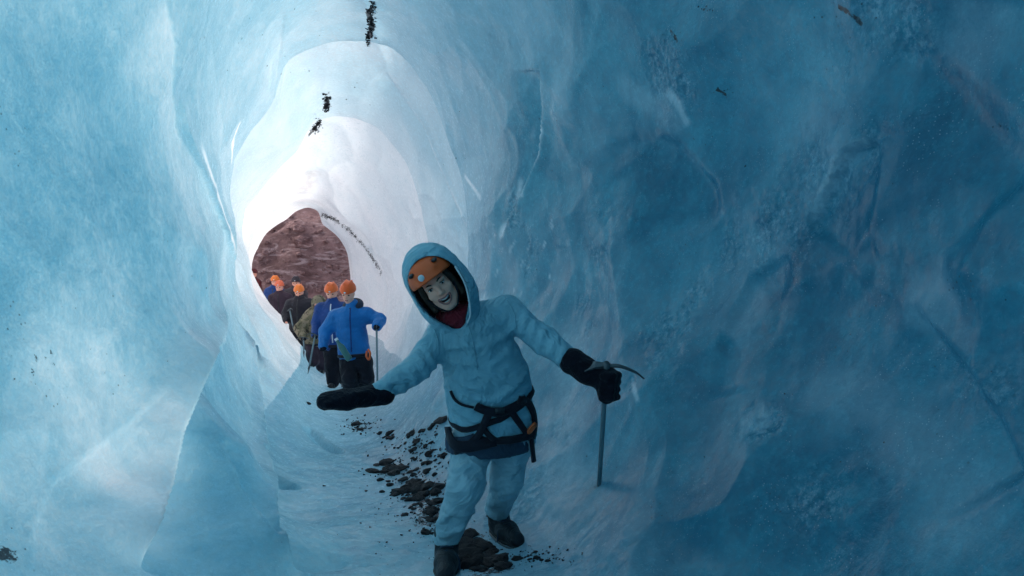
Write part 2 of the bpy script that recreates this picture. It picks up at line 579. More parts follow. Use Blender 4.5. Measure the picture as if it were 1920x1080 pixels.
def blotch(arr, px, py, r, v):
    c_ = np.array(hit(px, py)[0])
    q_ = pos - c_
    m_ = np.abs(q_).max(1) < r * 1.7
    d_ = np.linalg.norm(q_[m_], axis=1) / r
    arr[np.where(m_)[0]] += v * smooth(1.25, 0.25, d_ + 0.45 * fbm(pos[m_] * 3.2, 4, 88))


# lenses of clearer and of cloudier ice in the right-hand wall
for x_, y_, r_, v_ in ((1220, 345, 0.42, 1.3), (1560, 590, 0.5, 1.1), (1400, 950, 0.45, 1.0), (1720, 330, 0.42, 1.1), (1850, 470, 0.4, 0.9), (1640, 900, 0.45, 0.9), (1320, 760, 0.35, 0.7), (1830, 120, 0.35, 0.8),
                       (1500, 160, 0.4, -0.7), (1080, 180, 0.5, -0.8), (1560, 330, 0.28, -0.8), (1420, 470, 0.26, -0.8), (1340, 560, 0.25, -0.6), (1740, 720, 0.4, -0.5), (1480, 800, 0.35, -0.5), (1180, 560, 0.35, -0.6), (1000, 60, 0.6, -0.6)):
    blotch(thick, x_, y_, r_, v_)
    blotch(clear, x_, y_, r_, v_ * 0.3)
for x_, y_, r_, v_ in ((340, 690, 0.45, -0.5), (230, 850, 0.5, -0.6), (90, 760, 0.5, -0.45), (180, 1000, 0.5, -0.5), (60, 950, 0.5, -0.3), (400, 600, 0.4, -0.4), (220, 380, 0.5, 0.35), (120, 200, 0.5, 0.25)):
    blotch(thick, x_, y_, r_, v_)
thick = np.maximum(thick, 0.05)

# --- broken edges
CRAGS = [(985, 470, 0.42), (960, 400, 0.3), (800, 640, 0.8), (770, 720, 0.8), (735, 600, 0.7), (1000, 900, 0.35), (960, 960, 0.3),
         (1660, 90, 0.42), (1630, 170, 0.42), (1600, 250, 0.4), (1540, 330, 0.4), (1470, 400, 0.42), (1400, 470, 0.42), (1340, 560, 0.42), (1300, 650, 0.4), (1430, 790, 0.2), (1080, 620, 0.4), (1060, 800, 0.4), (1230, 640, 0.3), (1120, 450, 0.4), (1250, 150, 0.4), (1850, 640, 0.4), (1560, 960, 0.35), (1180, 720, 0.1), (870, 770, 0.5)]
crag = np.zeros(len(dd))
for cx_, cy_, cr_ in CRAGS:
    c_ = np.array(hit(cx_, cy_)[0])
    crag = np.maximum(crag, smooth(1.0, 0.2, np.linalg.norm(pos - c_, axis=1) / cr_))
crag = crag * smooth(-0.5, 0.55, fbm(pos * 2.8, 4, 66))
c1, c2, cid = worley(pos * np.array([9, 6, 7.0]) + 0.6 * np.stack([fbm(pos * 6 + 5 * i, 2, 70 + i) for i in range(3)], 1), 33)
e1, e2, eid = worley(pos * np.array([22, 15, 18.0]), 35)
pos += rad * (crag * ((cid - 0.5) * 0.028 * smooth(0, 0.3, c2 - c1) + (eid - 0.5) * 0.012 * smooth(0, 0.15, e2 - e1) + 0.02 * (c1 - 0.5)))[:, None]

step([(305, -40), (318, 30), (330, 85), (326, 180), (342, 255), (382, 320), (420, 420), (447, 500)], 0.012, 1.0, 0.008, 1, 0.0, dth=-0.85)
step([(335, 180), (352, 250), (382, 320), (420, 420), (447, 500)], 0.035, 0.8, 0.008, 1, 0.02)
step([(535, 10), (528, 90), (512, 200)], 0.02, 0.8, 0.010, 1, 0.0, dth=-0.3)
step([(400, 60), (405, 130), (416, 205), (430, 300)], 0.015, 0.6, 0.012, 1, 0.0, dth=-0.15)
step([(432, 578), (385, 690), (330, 832), (312, 930), (262, 1070)], 0.14, 0.9, 0.018, -1, 0.10, dth=0.6)
step([(440, 590), (476, 645), (492, 760), (506, 860), (562, 1070)], 0.16, 0.7, 0.02, -1, 0.05, dth=0.25)
step([(440, 800), (470, 900), (530, 1010)], 0.03, 0.4, 0.02, -1, 0.02, dth=0.1)
step([(62, 1075), (66, 990), (98, 905), (170, 850), (235, 800), (320, 720)], 0.010, 0.8, 0.012, 1, 0.0, dth=-0.35)
step([(-20, 590), (60, 520), (150, 470), (260, 440), (390, 480)], 0.004, 0.9, 0.02, 1, 0.0, dth=-0.22)
step([(520, 900), (540, 980), (575, 1075)], 0.02, 0.4, 0.012, -1, 0.0, dth=0.4)
step([(1010, 120), (1018, 200), (1012, 285), (975, 370), (935, 455)], 0.07, 0.7, 0.014, 1, 0.03, dth=0.3)
step([(720, 130), (795, 240), (840, 350), (880, 440)], 0.04, 0.6, 0.014, 1, 0.02, dth=0.2)
step([(1110, 300), (1190, 255), (1270, 268), (1335, 345), (1350, 420)], 0.05, 0.7, 0.07, 1, 0.0, dth=0.7)
step([(1650, 255), (1585, 285), (1555, 350), (1510, 440)], 0.05, 0.6, 0.02, -1, 0.02, dth=0.4)
step([(1490, 470), (1410, 520), (1350, 640), (1330, 760)], 0.04, 0.6, 0.03, -1, 0.0, dth=0.6)
step([(1670, 60), (1760, 130), (1890, 250), (1960, 330)], 0.06, 0.5, 0.08, 1, 0.0, dth=0.3)
step([(1700, 560), (1790, 660), (1870, 780), (1930, 900)], 0.05, 0.5, 0.03, 1, 0.02, dth=0.2)
step([(486, 836), (510, 850), (545, 880), (575, 906)], 0.14, 0.3, 0.010, 1, 0.03, dth=1.6)
step([(580, 800), (610, 830), (650, 850)], 0.07, 0.25, 0.010, 1, 0.02, dth=1.2)
step([(600, 405), (650, 425), (692, 462), (716, 512)], 0.14, 0.8, 0.03, -1, 0.03)

# --- white bubbly veins, and highlights on the ridges painted white
for ln, wd, va in (
        ([(372, 262), (400, 345), (428, 425), (444, 485)], 0.05, 1.0),
        ([(453, 222), (437, 262), (434, 312)], 0.05, 1.0), ([(540, 110), (520, 210)], 0.05, 0.6),
        ([(1000, 128), (1013, 175), (1016, 235), (1008, 285), (1000, 320)], 0.055, 0.95), ([(1000, 225), (990, 260), (996, 300)], 0.05, 0.6),
        ([(972, 325), (962, 378), (946, 420), (934, 452)], 0.07, 1.0), ([(984, 345), (980, 372)], 0.03, 0.8),
        ([(722, 128), (762, 182), (797, 242)], 0.04, 0.7), ([(800, 250), (840, 345), (866, 400), (878, 440)], 0.05, 0.9),
        ([(868, 326), (886, 350), (903, 376)], 0.04, 0.8), ([(690, 240), (745, 262), (780, 300)], 0.04, 0.5),
        ([(1248, 165), (1272, 196), (1292, 240)], 0.05, 0.6), ([(1150, 150), (1230, 200), (1290, 250)], 0.12, 0.22),
        ([(1640, 262), (1600, 280), (1566, 312), (1545, 365), (1520, 425)], 0.045, 0.42),
        
        
        
        ([(432, 600), (420, 680), (385, 740), (335, 830)], 0.05, 0.75), ([(310, 935), (300, 990), (262, 1060)], 0.05, 0.8),
        ([(432, 585), (380, 700), (300, 900), (220, 1080)], 0.28, 0.4), ([(40, 600), (150, 700), (220, 850), (260, 1000)], 0.5, 0.35),
        ([(0, 760), (100, 820)], 0.5, 0.25), ([(1185, 715), (1197, 755)], 0.02, 0.8), ([(1085, 560), (1065, 750), (1045, 900), (1010, 1060)], 0.32, 0.34), ([(900, 540), (880, 700), (850, 800)], 0.4, 0.45)):
    paint(white, ln, wd, va)
for ln, wd, va in (([(1360, 640), (1400, 580), (1430, 540)], 0.16, 0.26), ([(1380, 800), (1420, 785), (1445, 770)], 0.09, 0.36), ([(1690, 560), (1750, 570), (1790, 530)], 0.16, 0.24),
                   ([(1780, 130), (1830, 60), (1850, -10)], 0.2, 0.22), ([(1500, 730), (1600, 740), (1680, 780)], 0.16, 0.2), ([(1650, 760), (1760, 880), (1850, 1040)], 0.2, 0.18)):
    paint(white, ln, wd, va)
for i in range(46):                                # painted glints: short white dashes on the wall beside the group and over the leader
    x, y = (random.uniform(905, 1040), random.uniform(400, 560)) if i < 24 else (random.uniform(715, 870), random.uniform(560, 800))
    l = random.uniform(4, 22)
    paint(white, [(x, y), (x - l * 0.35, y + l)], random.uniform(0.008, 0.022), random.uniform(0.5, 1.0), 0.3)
thick = np.maximum(0.05, thick - 1.9 * white * smooth(8.4, 7.6, dd) * (1 - floorness))      # ice thinned under the white streaks so the painted highlights glow
# --- silt
for ln, wd, va in (
        ([(703, 5), (690, 25), (698, 45), (688, 85)], 0.05, 1.0), ([(616, 178), (610, 206)], 0.06, 1.0), ([(603, 224), (588, 242), (575, 262)], 0.05, 0.8),
        ([(655, 105), (652, 200)], 0.025, 0.45), 
        ([(1565, 8), (1590, 22), (1625, 52)], 0.02, 0.8), ([(1340, 165), (1366, 180)], 0.018, 0.9), ([(1860, 228), (1900, 240)], 0.018, 0.9),
        ([(1255, 55), (1272, 82)], 0.02, 0.7), ([(1318, 15), (1330, 22)], 0.014, 0.8), ([(-10, 1030), (40, 1050)], 0.05, 0.7), ([(35, 700), (110, 670)], 0.08, 0.45),
        ([(360, 78), (392, 68)], 0.02, 0.6), ([(1690, 90), (1780, 150), (1880, 240)], 0.10, 0.26), ([(1780, 640), (1860, 760), (1915, 860)], 0.08, 0.24),
        ([(438, 470), (446, 490)], 0.03, 0.7), ([(1085, 590), (1110, 625)], 0.02, 0.4)):
    paint(silt, ln, wd, va)
for ln, wd, va in (([(705, 885), (760, 888), (815, 880)], 0.15, 0.5), ([(770, 890), (795, 940), (812, 1000)], 0.20, 0.62), ([(862, 990), (900, 1045), (950, 1085)], 0.20, 0.68),
                   ([(985, 1042), (1050, 1052)], 0.03, 0.4), ([(780, 820), (820, 875)], 0.15, 0.42), ([(735, 832), (835, 788)], 0.05, 0.45), ([(660, 800), (730, 815)], 0.06, 0.4)):
    paint(silt, ln, wd, va, 0.2)

for ln, wd, va in (([(600, 700), (640, 740), (700, 800)], 0.35, 0.35), ([(700, 830), (790, 900), (830, 1000)], 0.30, 0.6), ([(860, 980), (920, 1060)], 0.25, 0.6), ([(640, 800), (840, 800)], 0.2, 0.35)):
    paint(mud, ln, wd, va)
paint(mud, [(582, 318), (576, 345), (562, 366)], 0.26, 0.9, 0.1)
paint(mud, [(556, 372), (560, 392)], 0.3, 0.35, 0.1)

fl = (np.arange(NA) / NA * 2 * np.pi - np.pi)
is_floor_col = (fl > -2.15) & (fl < -0.98)
FLOOR_F = F_all[np.repeat(is_floor_col[None], ND - 1, 0).ravel()]
WALL_F = F_all[~np.repeat(is_floor_col[None], ND - 1, 0).ravel()]
bvh = BVHTree.FromPolygons(pos.tolist(), F_all.tolist())
def sub_mesh(name, F, kind):
    used, inv = np.unique(F.ravel(), return_inverse=True)
    o = fast_mesh(name, pos[used], inv.reshape(-1, 4), ICE)
    me = o.data
    for nm, arr in (('ice_thickness', thick), ('white_ice_and_glints', white), ('silt', silt), ('clear_ice', clear), ('mud', mud), ('crag', crag)):
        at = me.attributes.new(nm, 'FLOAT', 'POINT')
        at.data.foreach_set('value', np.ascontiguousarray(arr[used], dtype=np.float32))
    tag(o, kind=kind)
    return o


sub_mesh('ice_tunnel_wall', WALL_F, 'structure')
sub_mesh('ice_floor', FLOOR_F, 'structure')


def rock_material(name='moraine_rock', lift=1.0):
    k = NT(name)
    co = k.coord()
    strat = k.coord((0.35, 0.5, 1.6))
    n = k.noise(co, 0.45, 8, 0.68, 0.5)
    n2 = k.noise(co, 5.0, 7, 0.75)
    n3 = k.noise(strat, 2.6, 6, 0.7, 1.2)
    c = k.mix(k.ramp(n, 0.36, 0.62), tuple(x * lift for x in (0.056, 0.027, 0.026)), tuple(x * lift for x in (0.165, 0.096, 0.092)))
    c = k.mix(k.math('MULTIPLY', k.ramp(n3, 0.50, 0.66), 0.75), c, tuple(x * lift for x in (0.25, 0.18, 0.18)))
    c = k.mix(k.math('MULTIPLY', k.ramp(n2, 0.52, 0.68), 0.6), c, tuple(x * lift for x in (0.035, 0.020, 0.020)))
    return k.done(k.principled(c, 0.9, k.bump(n2, 0.8, 0.25)))


ROCK = rock_material('moraine_rock', 2.7)
PALE_ROCK = rock_material('pale_moraine_stone', 3.2)


def hillside():
    nx, ny = 260, 220
    xs = np.linspace(-60, 50, nx)
    ys = np.concatenate([np.linspace(-40, 18, 20, endpoint=False), np.linspace(18, 48, ny - 40), np.linspace(50, 400, 20)])
    gx, gy = np.meshgrid(xs * 1.0, ys, indexing='ij')
    p = np.stack([gx.ravel(), gy.ravel(), np.zeros(gx.size)], 1)
    s = p[:, 1] - 22.5 - 0.15 * (p[:, 0] + 6)
    h = np.where(s > 0, s * 0.85 * smooth(0, 5, s), 0)
    h = np.minimum(h, 17 + 0.05 * np.maximum(s, 0))
    rough = smooth(-3, 3, s)
    h = h + rough * (1.3 * fbm(p * 0.16, 4, 3) + 0.9 * np.abs(fbm(p * np.array([0.5, 0.9, 1]), 4, 4)) + 0.30 * fbm(p * 2.0, 4, 6))
    z = h - 0.28 - 2.2 * smooth(20.8, 18.6, p[:, 1])
    V = np.stack([p[:, 0], p[:, 1], z], 1)
    n2 = len(ys)
    i = (np.arange(nx - 1)[:, None] * n2 + np.arange(n2 - 1)[None]).ravel()
    F = np.stack([i, i + n2, i + n2 + 1, i + 1], 1)
    o = fast_mesh('rocky_hillside', V, F, ROCK)
    tag(o, kind='structure')


hillside()


def snow_material():
    k = NT('bounce_sheet_snow')
    co = k.coord()
    n = k.noise(co, 0.7, 6, 0.6)
    n2 = k.noise(co, 9.0, 5, 0.6)
    c = k.mix(n, (0.62, 0.66, 0.70), (0.82, 0.84, 0.86))
    return k.done(k.principled(c, 0.7, k.bump(n2, 0.4, 0.03)))


def snow_reflector():
    """unseen snow sheet below the tunnel, added to bounce light into its lower walls"""
    xs = np.linspace(-90, 90, 120)
    ys = np.linspace(-90, 18.9, 90)
    gx, gy = np.meshgrid(xs, ys, indexing='ij')
    p = np.stack([gx.ravel(), gy.ravel(), np.zeros(gx.size)], 1)
    z = -0.72 + 0.10 * fbm(p * 0.3, 4, 51)
    far = smooth(8, 30, np.abs(p[:, 0] + 2))
    z = z + far * (0.8 + 0.9 * fbm(p * 0.09, 4, 52))
    n2 = len(ys)
    i = (np.arange(len(xs) - 1)[:, None] * n2 + np.arange(n2 - 1)[None]).ravel()
    F = np.stack([i, i + n2, i + n2 + 1, i + 1], 1)
    o = fast_mesh('snow_bounce_sheet', np.stack([p[:, 0], p[:, 1], z], 1), F, snow_material())
    tag(o, kind='structure')


snow_reflector()  # out of view, added to brighten the lower ice from below
# ------------------------------------------------------------------ signed-distance modelling for people
class Field:
    """a signed distance field on a rectilinear grid, meshed with surface nets"""
    def __init__(self, xs, ys, zs):
        self.ax = [np.asarray(a, float) for a in (xs, ys, zs)]
        self.f = np.full([len(a) for a in self.ax], 0.25)

    @classmethod
    def box(cls, lo, hi, h):
        return cls(*[np.arange(lo[i] - 3 * h, hi[i] + 4 * h, h) for i in range(3)])

    def _block(self, lo, hi):
        sl = []
        for i in range(3):
            a = max(0, np.searchsorted(self.ax[i], lo[i]) - 1)
            b = min(len(self.ax[i]), np.searchsorted(self.ax[i], hi[i]) + 1)
            if a >= b: return None, None
            sl.append(slice(a, b))
        g = np.stack(np.meshgrid(*[self.ax[i][sl[i]] for i in range(3)], indexing='ij'), -1)
        return tuple(sl), g

    def _put(self, sl, d, k, op):
        o = self.f[sl]
        if op == 'cut':
            d = -d
            h = np.clip(0.5 - 0.5 * (o - d) / k, 0, 1) if k else 0
            self.f[sl] = (o * (1 - h) + d * h + k * h * (1 - h)) if k else np.maximum(o, d)
        else:
            if k:
                h = np.clip(0.5 + 0.5 * (o - d) / k, 0, 1)
                self.f[sl] = o * (1 - h) + d * h - k * h * (1 - h)
            else:
                self.f[sl] = np.minimum(o, d)

    def cone(self, a, b, ra, rb, k=0.03, op='add', flat=None):
        """tapered capsule; flat = (direction, factor) squashes it along a direction"""
        a, b = np.array(a, float), np.array(b, float)
        m = max(ra, rb) * (1.6 if flat else 1) + 0.12
        sl, g = self._block(np.minimum(a, b) - m, np.maximum(a, b) + m)
        if sl is None: return self
        ab = b - a
        v = g - a
        t = np.clip((v @ ab) / max(ab @ ab, 1e-9), 0, 1)
        w = v - t[..., None] * ab
        if flat is not None:
            n = np.array(flat[0], float); n /= np.linalg.norm(n)
            q = w @ n
            w = w + (q * (1 / flat[1] - 1))[..., None] * n
        d = np.linalg.norm(w, axis=-1) - (ra + (rb - ra) * t)
        if flat is not None: d = d * min(1.0, (1 + flat[1]) / 2)
        self._put(sl, d, k, op)
        return self

    def ell(self, c, r, axes=None, k=0.03, op='add'):
        c = np.array(c, float)
        m = max(r) + 0.12
        sl, g = self._block(c - m, c + m)
        if sl is None: return self
        v = g - c
        if axes is not None: v = v @ np.array([list(x) for x in axes], float).T
        r = np.array(r, float)
        k0 = np.linalg.norm(v / r, axis=-1)
        k1 = np.linalg.norm(v / (r * r), axis=-1) + 1e-9
        d = k0 * (k0 - 1) / k1
        self._put(sl, d, k, op)
        return self

    def half(self, p, n, k=0.0):
        """remove everything on the side the normal points to"""
        n = np.array(n, float); n /= np.linalg.norm(n)
        g = np.stack(np.meshgrid(*self.ax, indexing='ij'), -1)
        d = (g - np.array(p, float)) @ n
        self._put((slice(None),) * 3, -d, k, 'cut')
        return self

    def shell(self, t):
        self.f = np.abs(self.f + t / 2) - t / 2
        return self

    def wrinkle(self, amp, scale, seed=0, stretch=(1, 1, 1), octaves=3, ridged=True):
        near = np.where(np.abs(self.f) < 0.05)
        p = np.stack([self.ax[i][near[i]] for i in range(3)], 1)
        n = fbm(p * np.array(stretch) * scale + 0.5 * np.stack([fbm(p * 5 + 3 * i, 2, seed + i) for i in range(3)], 1) * 2, octaves, seed)
        if ridged: n = 0.5 - np.abs(n) * 1.6
        self.f[near] -= amp * n
        return self

    def surface(self, relax=2):
        f = self.f
        s = f < 0
        c = s[:-1, :-1, :-1].astype(np.int8)
        tot = np.zeros([n - 1 for n in f.shape], np.int8)
        for dx in (0, 1):
            for dy in (0, 1):
                for dz in (0, 1):
                    tot += s[dx:dx + tot.shape[0], dy:dy + tot.shape[1], dz:dz + tot.shape[2]]
        act = (tot > 0) & (tot < 8)
        ci = np.argwhere(act)
        idx = np.full(tot.shape, -1, np.int64)
        idx[act] = np.arange(len(ci))
        acc = np.zeros((len(ci), 3)); cnt = np.zeros(len(ci))
        corner = [(a, b, d) for a in (0, 1) for b in (0, 1) for d in (0, 1)]
        cf = {q: f[ci[:, 0] + q[0], ci[:, 1] + q[1], ci[:, 2] + q[2]] for q in corner}
        cp = {q: np.stack([self.ax[i][ci[:, i] + q[i]] for i in range(3)], 1) for q in corner}
        for q in corner:
            for i in range(3):
                if q[i] == 0:
                    r = list(q); r[i] = 1; r = tuple(r)
                    m = (cf[q] < 0) != (cf[r] < 0)
                    t = np.where(m, cf[q] / np.where(m, cf[q] - cf[r], 1), 0)
                    acc += np.where(m[:, None], cp[q] + t[:, None] * (cp[r] - cp[q]), 0)
                    cnt += m
        V = acc / cnt[:, None]
        quads = []
        for i in range(3):
            j, k = (i + 1) % 3, (i + 2) % 3
            sl0 = [slice(None)] * 3; sl1 = [slice(None)] * 3
            sl0[i] = slice(0, -1); sl1[i] = slice(1, None)
            a, b = s[tuple(sl0)], s[tuple(sl1)]
            e = np.argwhere(a != b)
            e = e[(e[:, j] > 0) & (e[:, k] > 0) & (e[:, j] < f.shape[j] - 1) & (e[:, k] < f.shape[k] - 1)]
            ins = s[e[:, 0], e[:, 1], e[:, 2]]
            oj = np.zeros(3, int); oj[j] = 1
            ok = np.zeros(3, int); ok[k] = 1
            qd = np.stack([idx[tuple((e - oj - ok).T)], idx[tuple((e - ok).T)], idx[tuple(e.T)], idx[tuple((e - oj).T)]], 1)
            qd = np.where(ins[:, None], qd, qd[:, ::-1])
            quads.append(qd)
        Q = np.concatenate(quads)
        Q = Q[np.all(Q >= 0, axis=1)]
        for _ in range(relax):                       # light smoothing
            sm = np.zeros_like(V); ct = np.zeros(len(V))
            for a, b in ((0, 1), (1, 2), (2, 3), (3, 0)):
                np.add.at(sm, Q[:, a], V[Q[:, b]]); np.add.at(ct, Q[:, a], 1)
                np.add.at(sm, Q[:, b], V[Q[:, a]]); np.add.at(ct, Q[:, b], 1)
            V = V * 0.5 + 0.5 * sm / np.maximum(ct, 1)[:, None]
        return V, Q

    def mesh(self, name, mat, parent=None, relax=2):
        V, Q = self.surface(relax)
        return fast_mesh(name, V, Q, mat, parent)

    def tree(self):
        V, Q = self.surface(1)
        return BVHTree.FromPolygons(V.tolist(), Q.tolist())


def fabric(name, col, rough=0.85, fine=220.0, bump=0.25, wrinkle=0.35, wscale=14.0, spec=0.25, mottle=0.25):
    k = NT(name)
    co = k.coord()
    n = k.noise(co, wscale, 4, 0.6, 0.8)
    n2 = k.noise(co, fine, 2, 0.6)
    n3 = k.noise(co, 3.5, 4, 0.6)
    warp = k.noise(co, wscale * 0.45, 3, 0.55, 1.5)
    crease = k.math('SUBTRACT', 1.0, k.math('MULTIPLY', k.math('ABSOLUTE', k.math('SUBTRACT', warp, 0.5)), 7.0), clamp=True)
    dark = tuple(c * (1 - mottle) for c in col)
    c = k.mix(k.ramp(n3, 0.35, 0.65), dark, col)
    nb = k.bump(n, wrinkle, 0.03)
    nb = k.bump(crease, wrinkle * 0.8, 0.018, nb)
    nb = k.bump(n2, bump, 0.001, nb)
    return k.done(k.principled(c, rough, nb, Specular_IOR_Level=spec, Sheen_Weight=0.08))


def plain(name, col, rough=0.5, metal=0.0, spec=0.5, noise=0.15, nscale=30.0):
    k = NT(name)
    co = k.coord()
    n = k.noise(co, nscale, 4, 0.6)
    c = k.mix(n, tuple(x * (1 - noise) for x in col), tuple(min(1, x * (1 + noise)) for x in col))
    return k.done(k.principled(c, k.math('ADD', k.math('MULTIPLY', n, 0.2), rough - 0.1), k.bump(n, 0.1, 0.002), Metallic=metal, Specular_IOR_Level=spec))


def camo_material():
    k = NT('camouflage_cloth')
    co = k.coord()
    a = k.noise(co, 9.0, 3, 0.5, 0.6)
    b = k.noise(co, 14.0, 3, 0.5, 0.9)
    c = k.mix(k.ramp(a, 0.50, 0.53), (0.27, 0.21, 0.14), (0.15, 0.13, 0.075))
    c = k.mix(k.ramp(b, 0.58, 0.61), c, (0.06, 0.045, 0.032))
    return k.done(k.principled(c, 0.9))


M = dict(
    skin=plain('skin', (0.95, 0.44, 0.32), 0.5, 0, 0.4, 0.08, 40),
    jacket=fabric('pale_blue_shell_fabric', (0.26, 0.50, 0.60), 0.55, 260, 0.15, 0.75, 7, 0.35, 0.14),
    trousers=fabric('pale_grey_blue_trouser_fabric', (0.36, 0.55, 0.63), 0.55, 260, 0.15, 0.75, 6.5, 0.35, 0.16),
    lining=fabric('dark_hood_lining', (0.035, 0.045, 0.075), 0.9),
    fleece=fabric('dark_slate_quilting', (0.045, 0.075, 0.12), 0.85, 120, 0.4, 0.4, 10),
    mitten=fabric('black_fleece_glove', (0.008, 0.008, 0.016), 0.95, 150, 0.5, 0.5, 16, 0.15),
    webbing=fabric('black_webbing', (0.010, 0.010, 0.020), 0.8, 400, 0.3, 0.1, 20, 0.3),
    boot=fabric('black_boot_leather', (0.012, 0.012, 0.018), 0.6, 120, 0.3, 0.3, 18, 0.4),
    sole=plain('boot_sole_rubber', (0.03, 0.03, 0.032), 0.7),
    scarf=fabric('dark_red_scarf', (0.28, 0.02, 0.035), 0.95, 140, 0.5, 0.6, 22),
    helmet=plain('orange_helmet_shell', (0.95, 0.145, 0.02), 0.42, 0, 0.5, 0.06, 12),
    helmet2=plain('dark_orange_helmet_shell', (0.92, 0.115, 0.015), 0.42, 0, 0.5, 0.08, 12),
    helmet3=plain('amber_helmet_shell', (0.95, 0.22, 0.03), 0.42, 0, 0.5, 0.06, 12),
    helmet4=plain('coral_helmet_shell', (0.85, 0.16, 0.07), 0.45, 0, 0.5, 0.08, 12),
    dark=plain('charcoal_plastic', (0.02, 0.02, 0.025), 0.5),
    trim=plain('pale_trim', (0.70, 0.74, 0.78), 0.55),
    teeth=plain('teeth', (0.80, 0.78, 0.72), 0.3),
    mouth=plain('mouth_inside', (0.06, 0.012, 0.015), 0.6),
    lip=plain('lips', (0.40, 0.14, 0.13), 0.45),
    eye=plain('eye_white', (0.7, 0.7, 0.7), 0.2),
    iris=plain('eye_dark', (0.02, 0.018, 0.015), 0.15),
    brow=plain('dark_brown_hair', (0.035, 0.022, 0.015), 0.8),
    blue=fabric('bright_blue_jacket_fabric', (0.006, 0.17, 0.50), 0.6, 160, 0.2, 0.5, 9, 0.3, 0.2),
    navy=fabric('royal_blue_jacket_fabric', (0.008, 0.055, 0.24), 0.65, 160, 0.2, 0.5, 9, 0.3, 0.2),
    black=fabric('black_jacket_fabric', (0.022, 0.020, 0.030), 0.7, 160, 0.2, 0.5, 9, 0.3),
    plum=fabric('dark_plum_jacket_fabric', (0.050, 0.030, 0.048), 0.8, 160, 0.2, 0.5, 9, 0.3),
    greyj=fabric('charcoal_grey_jacket_fabric', (0.055, 0.045, 0.058), 0.8, 160, 0.2, 0.5, 9, 0.3),
    maroon=fabric('maroon_jacket_fabric', (0.13, 0.022, 0.026), 0.8, 160, 0.2, 0.5, 9, 0.3),
    pants=fabric('black_trouser_fabric', (0.010, 0.010, 0.018), 0.8, 160, 0.2, 0.5, 9, 0.2),
    orangef=fabric('orange_sleeve_fabric', (0.75, 0.16, 0.06), 0.8),
    camo=camo_material(),
    steel=plain('worn_steel', (0.10, 0.115, 0.125), 0.45, 0.5, 0.5, 0.25, 40),
    shaft=plain('grey_shaft_alloy', (0.17, 0.24, 0.27), 0.5, 0.2, 0.5, 0.2, 25),
    bottle=plain('green_bottle_plastic', (0.05, 0.16, 0.15), 0.3),
    carab=plain('orange_anodised', (0.70, 0.13, 0.04), 0.35, 0.4),
)


def floor_z(x, y):
    h = bvh.ray_cast(Vector((x, y, CAM_Z - 0.35)), Vector((0, 0, -1)))
    return h[0].z if h[0] is not None else -0.2


def tube(name, pts, r, mat, parent=None, n=8, flat=1.0):
    """a tube along points, radius r (number or list)"""
    pts = [Vector(p) for p in pts]
    V, F = [], []
    rr = r if isinstance(r, (list, tuple)) else [r] * len(pts)
    ref = None
    for i, p in enumerate(pts):
        t = (pts[min(i + 1, len(pts) - 1)] - pts[max(i - 1, 0)]).normalized()
        if ref is None:
            ref = Vector((0, 0, 1)) if abs(t.z) < 0.9 else Vector((1, 0, 0))
        u = (ref - t * ref.dot(t)).normalized()
        ref = u
        v = t.cross(u)
        for q in range(n):
            a = 2 * math.pi * q / n
            V.append(p + (u * math.cos(a) + v * math.sin(a) * flat) * rr[i])
    for i in range(len(pts) - 1):
        for q in range(n):
            F.append((i * n + q, i * n + (q + 1) % n, (i + 1) * n + (q + 1) % n, (i + 1) * n + q))
    F.append(tuple(reversed(range(n))))
    F.append(tuple(range((len(pts) - 1) * n, len(pts) * n)))
    return mesh_from(name, V, F, mat, parent)


def bez(pts, n=12):
    """Catmull-Rom through points"""
    P_ = [Vector(p) for p in pts]
    P_ = [P_[0] * 2 - P_[1]] + P_ + [P_[-1] * 2 - P_[-2]]
    out = []
    for i in range(1, len(P_) - 2):
        for s in range(n):
            t = s / n
            a, b, c, d = P_[i - 1], P_[i], P_[i + 1], P_[i + 2]
            out.append(0.5 * ((2 * b) + (c - a) * t + (2 * a - 5 * b + 4 * c - d) * t * t + (3 * b - a - 3 * c + d) * t ** 3))
    out.append(P_[-2])
    return out


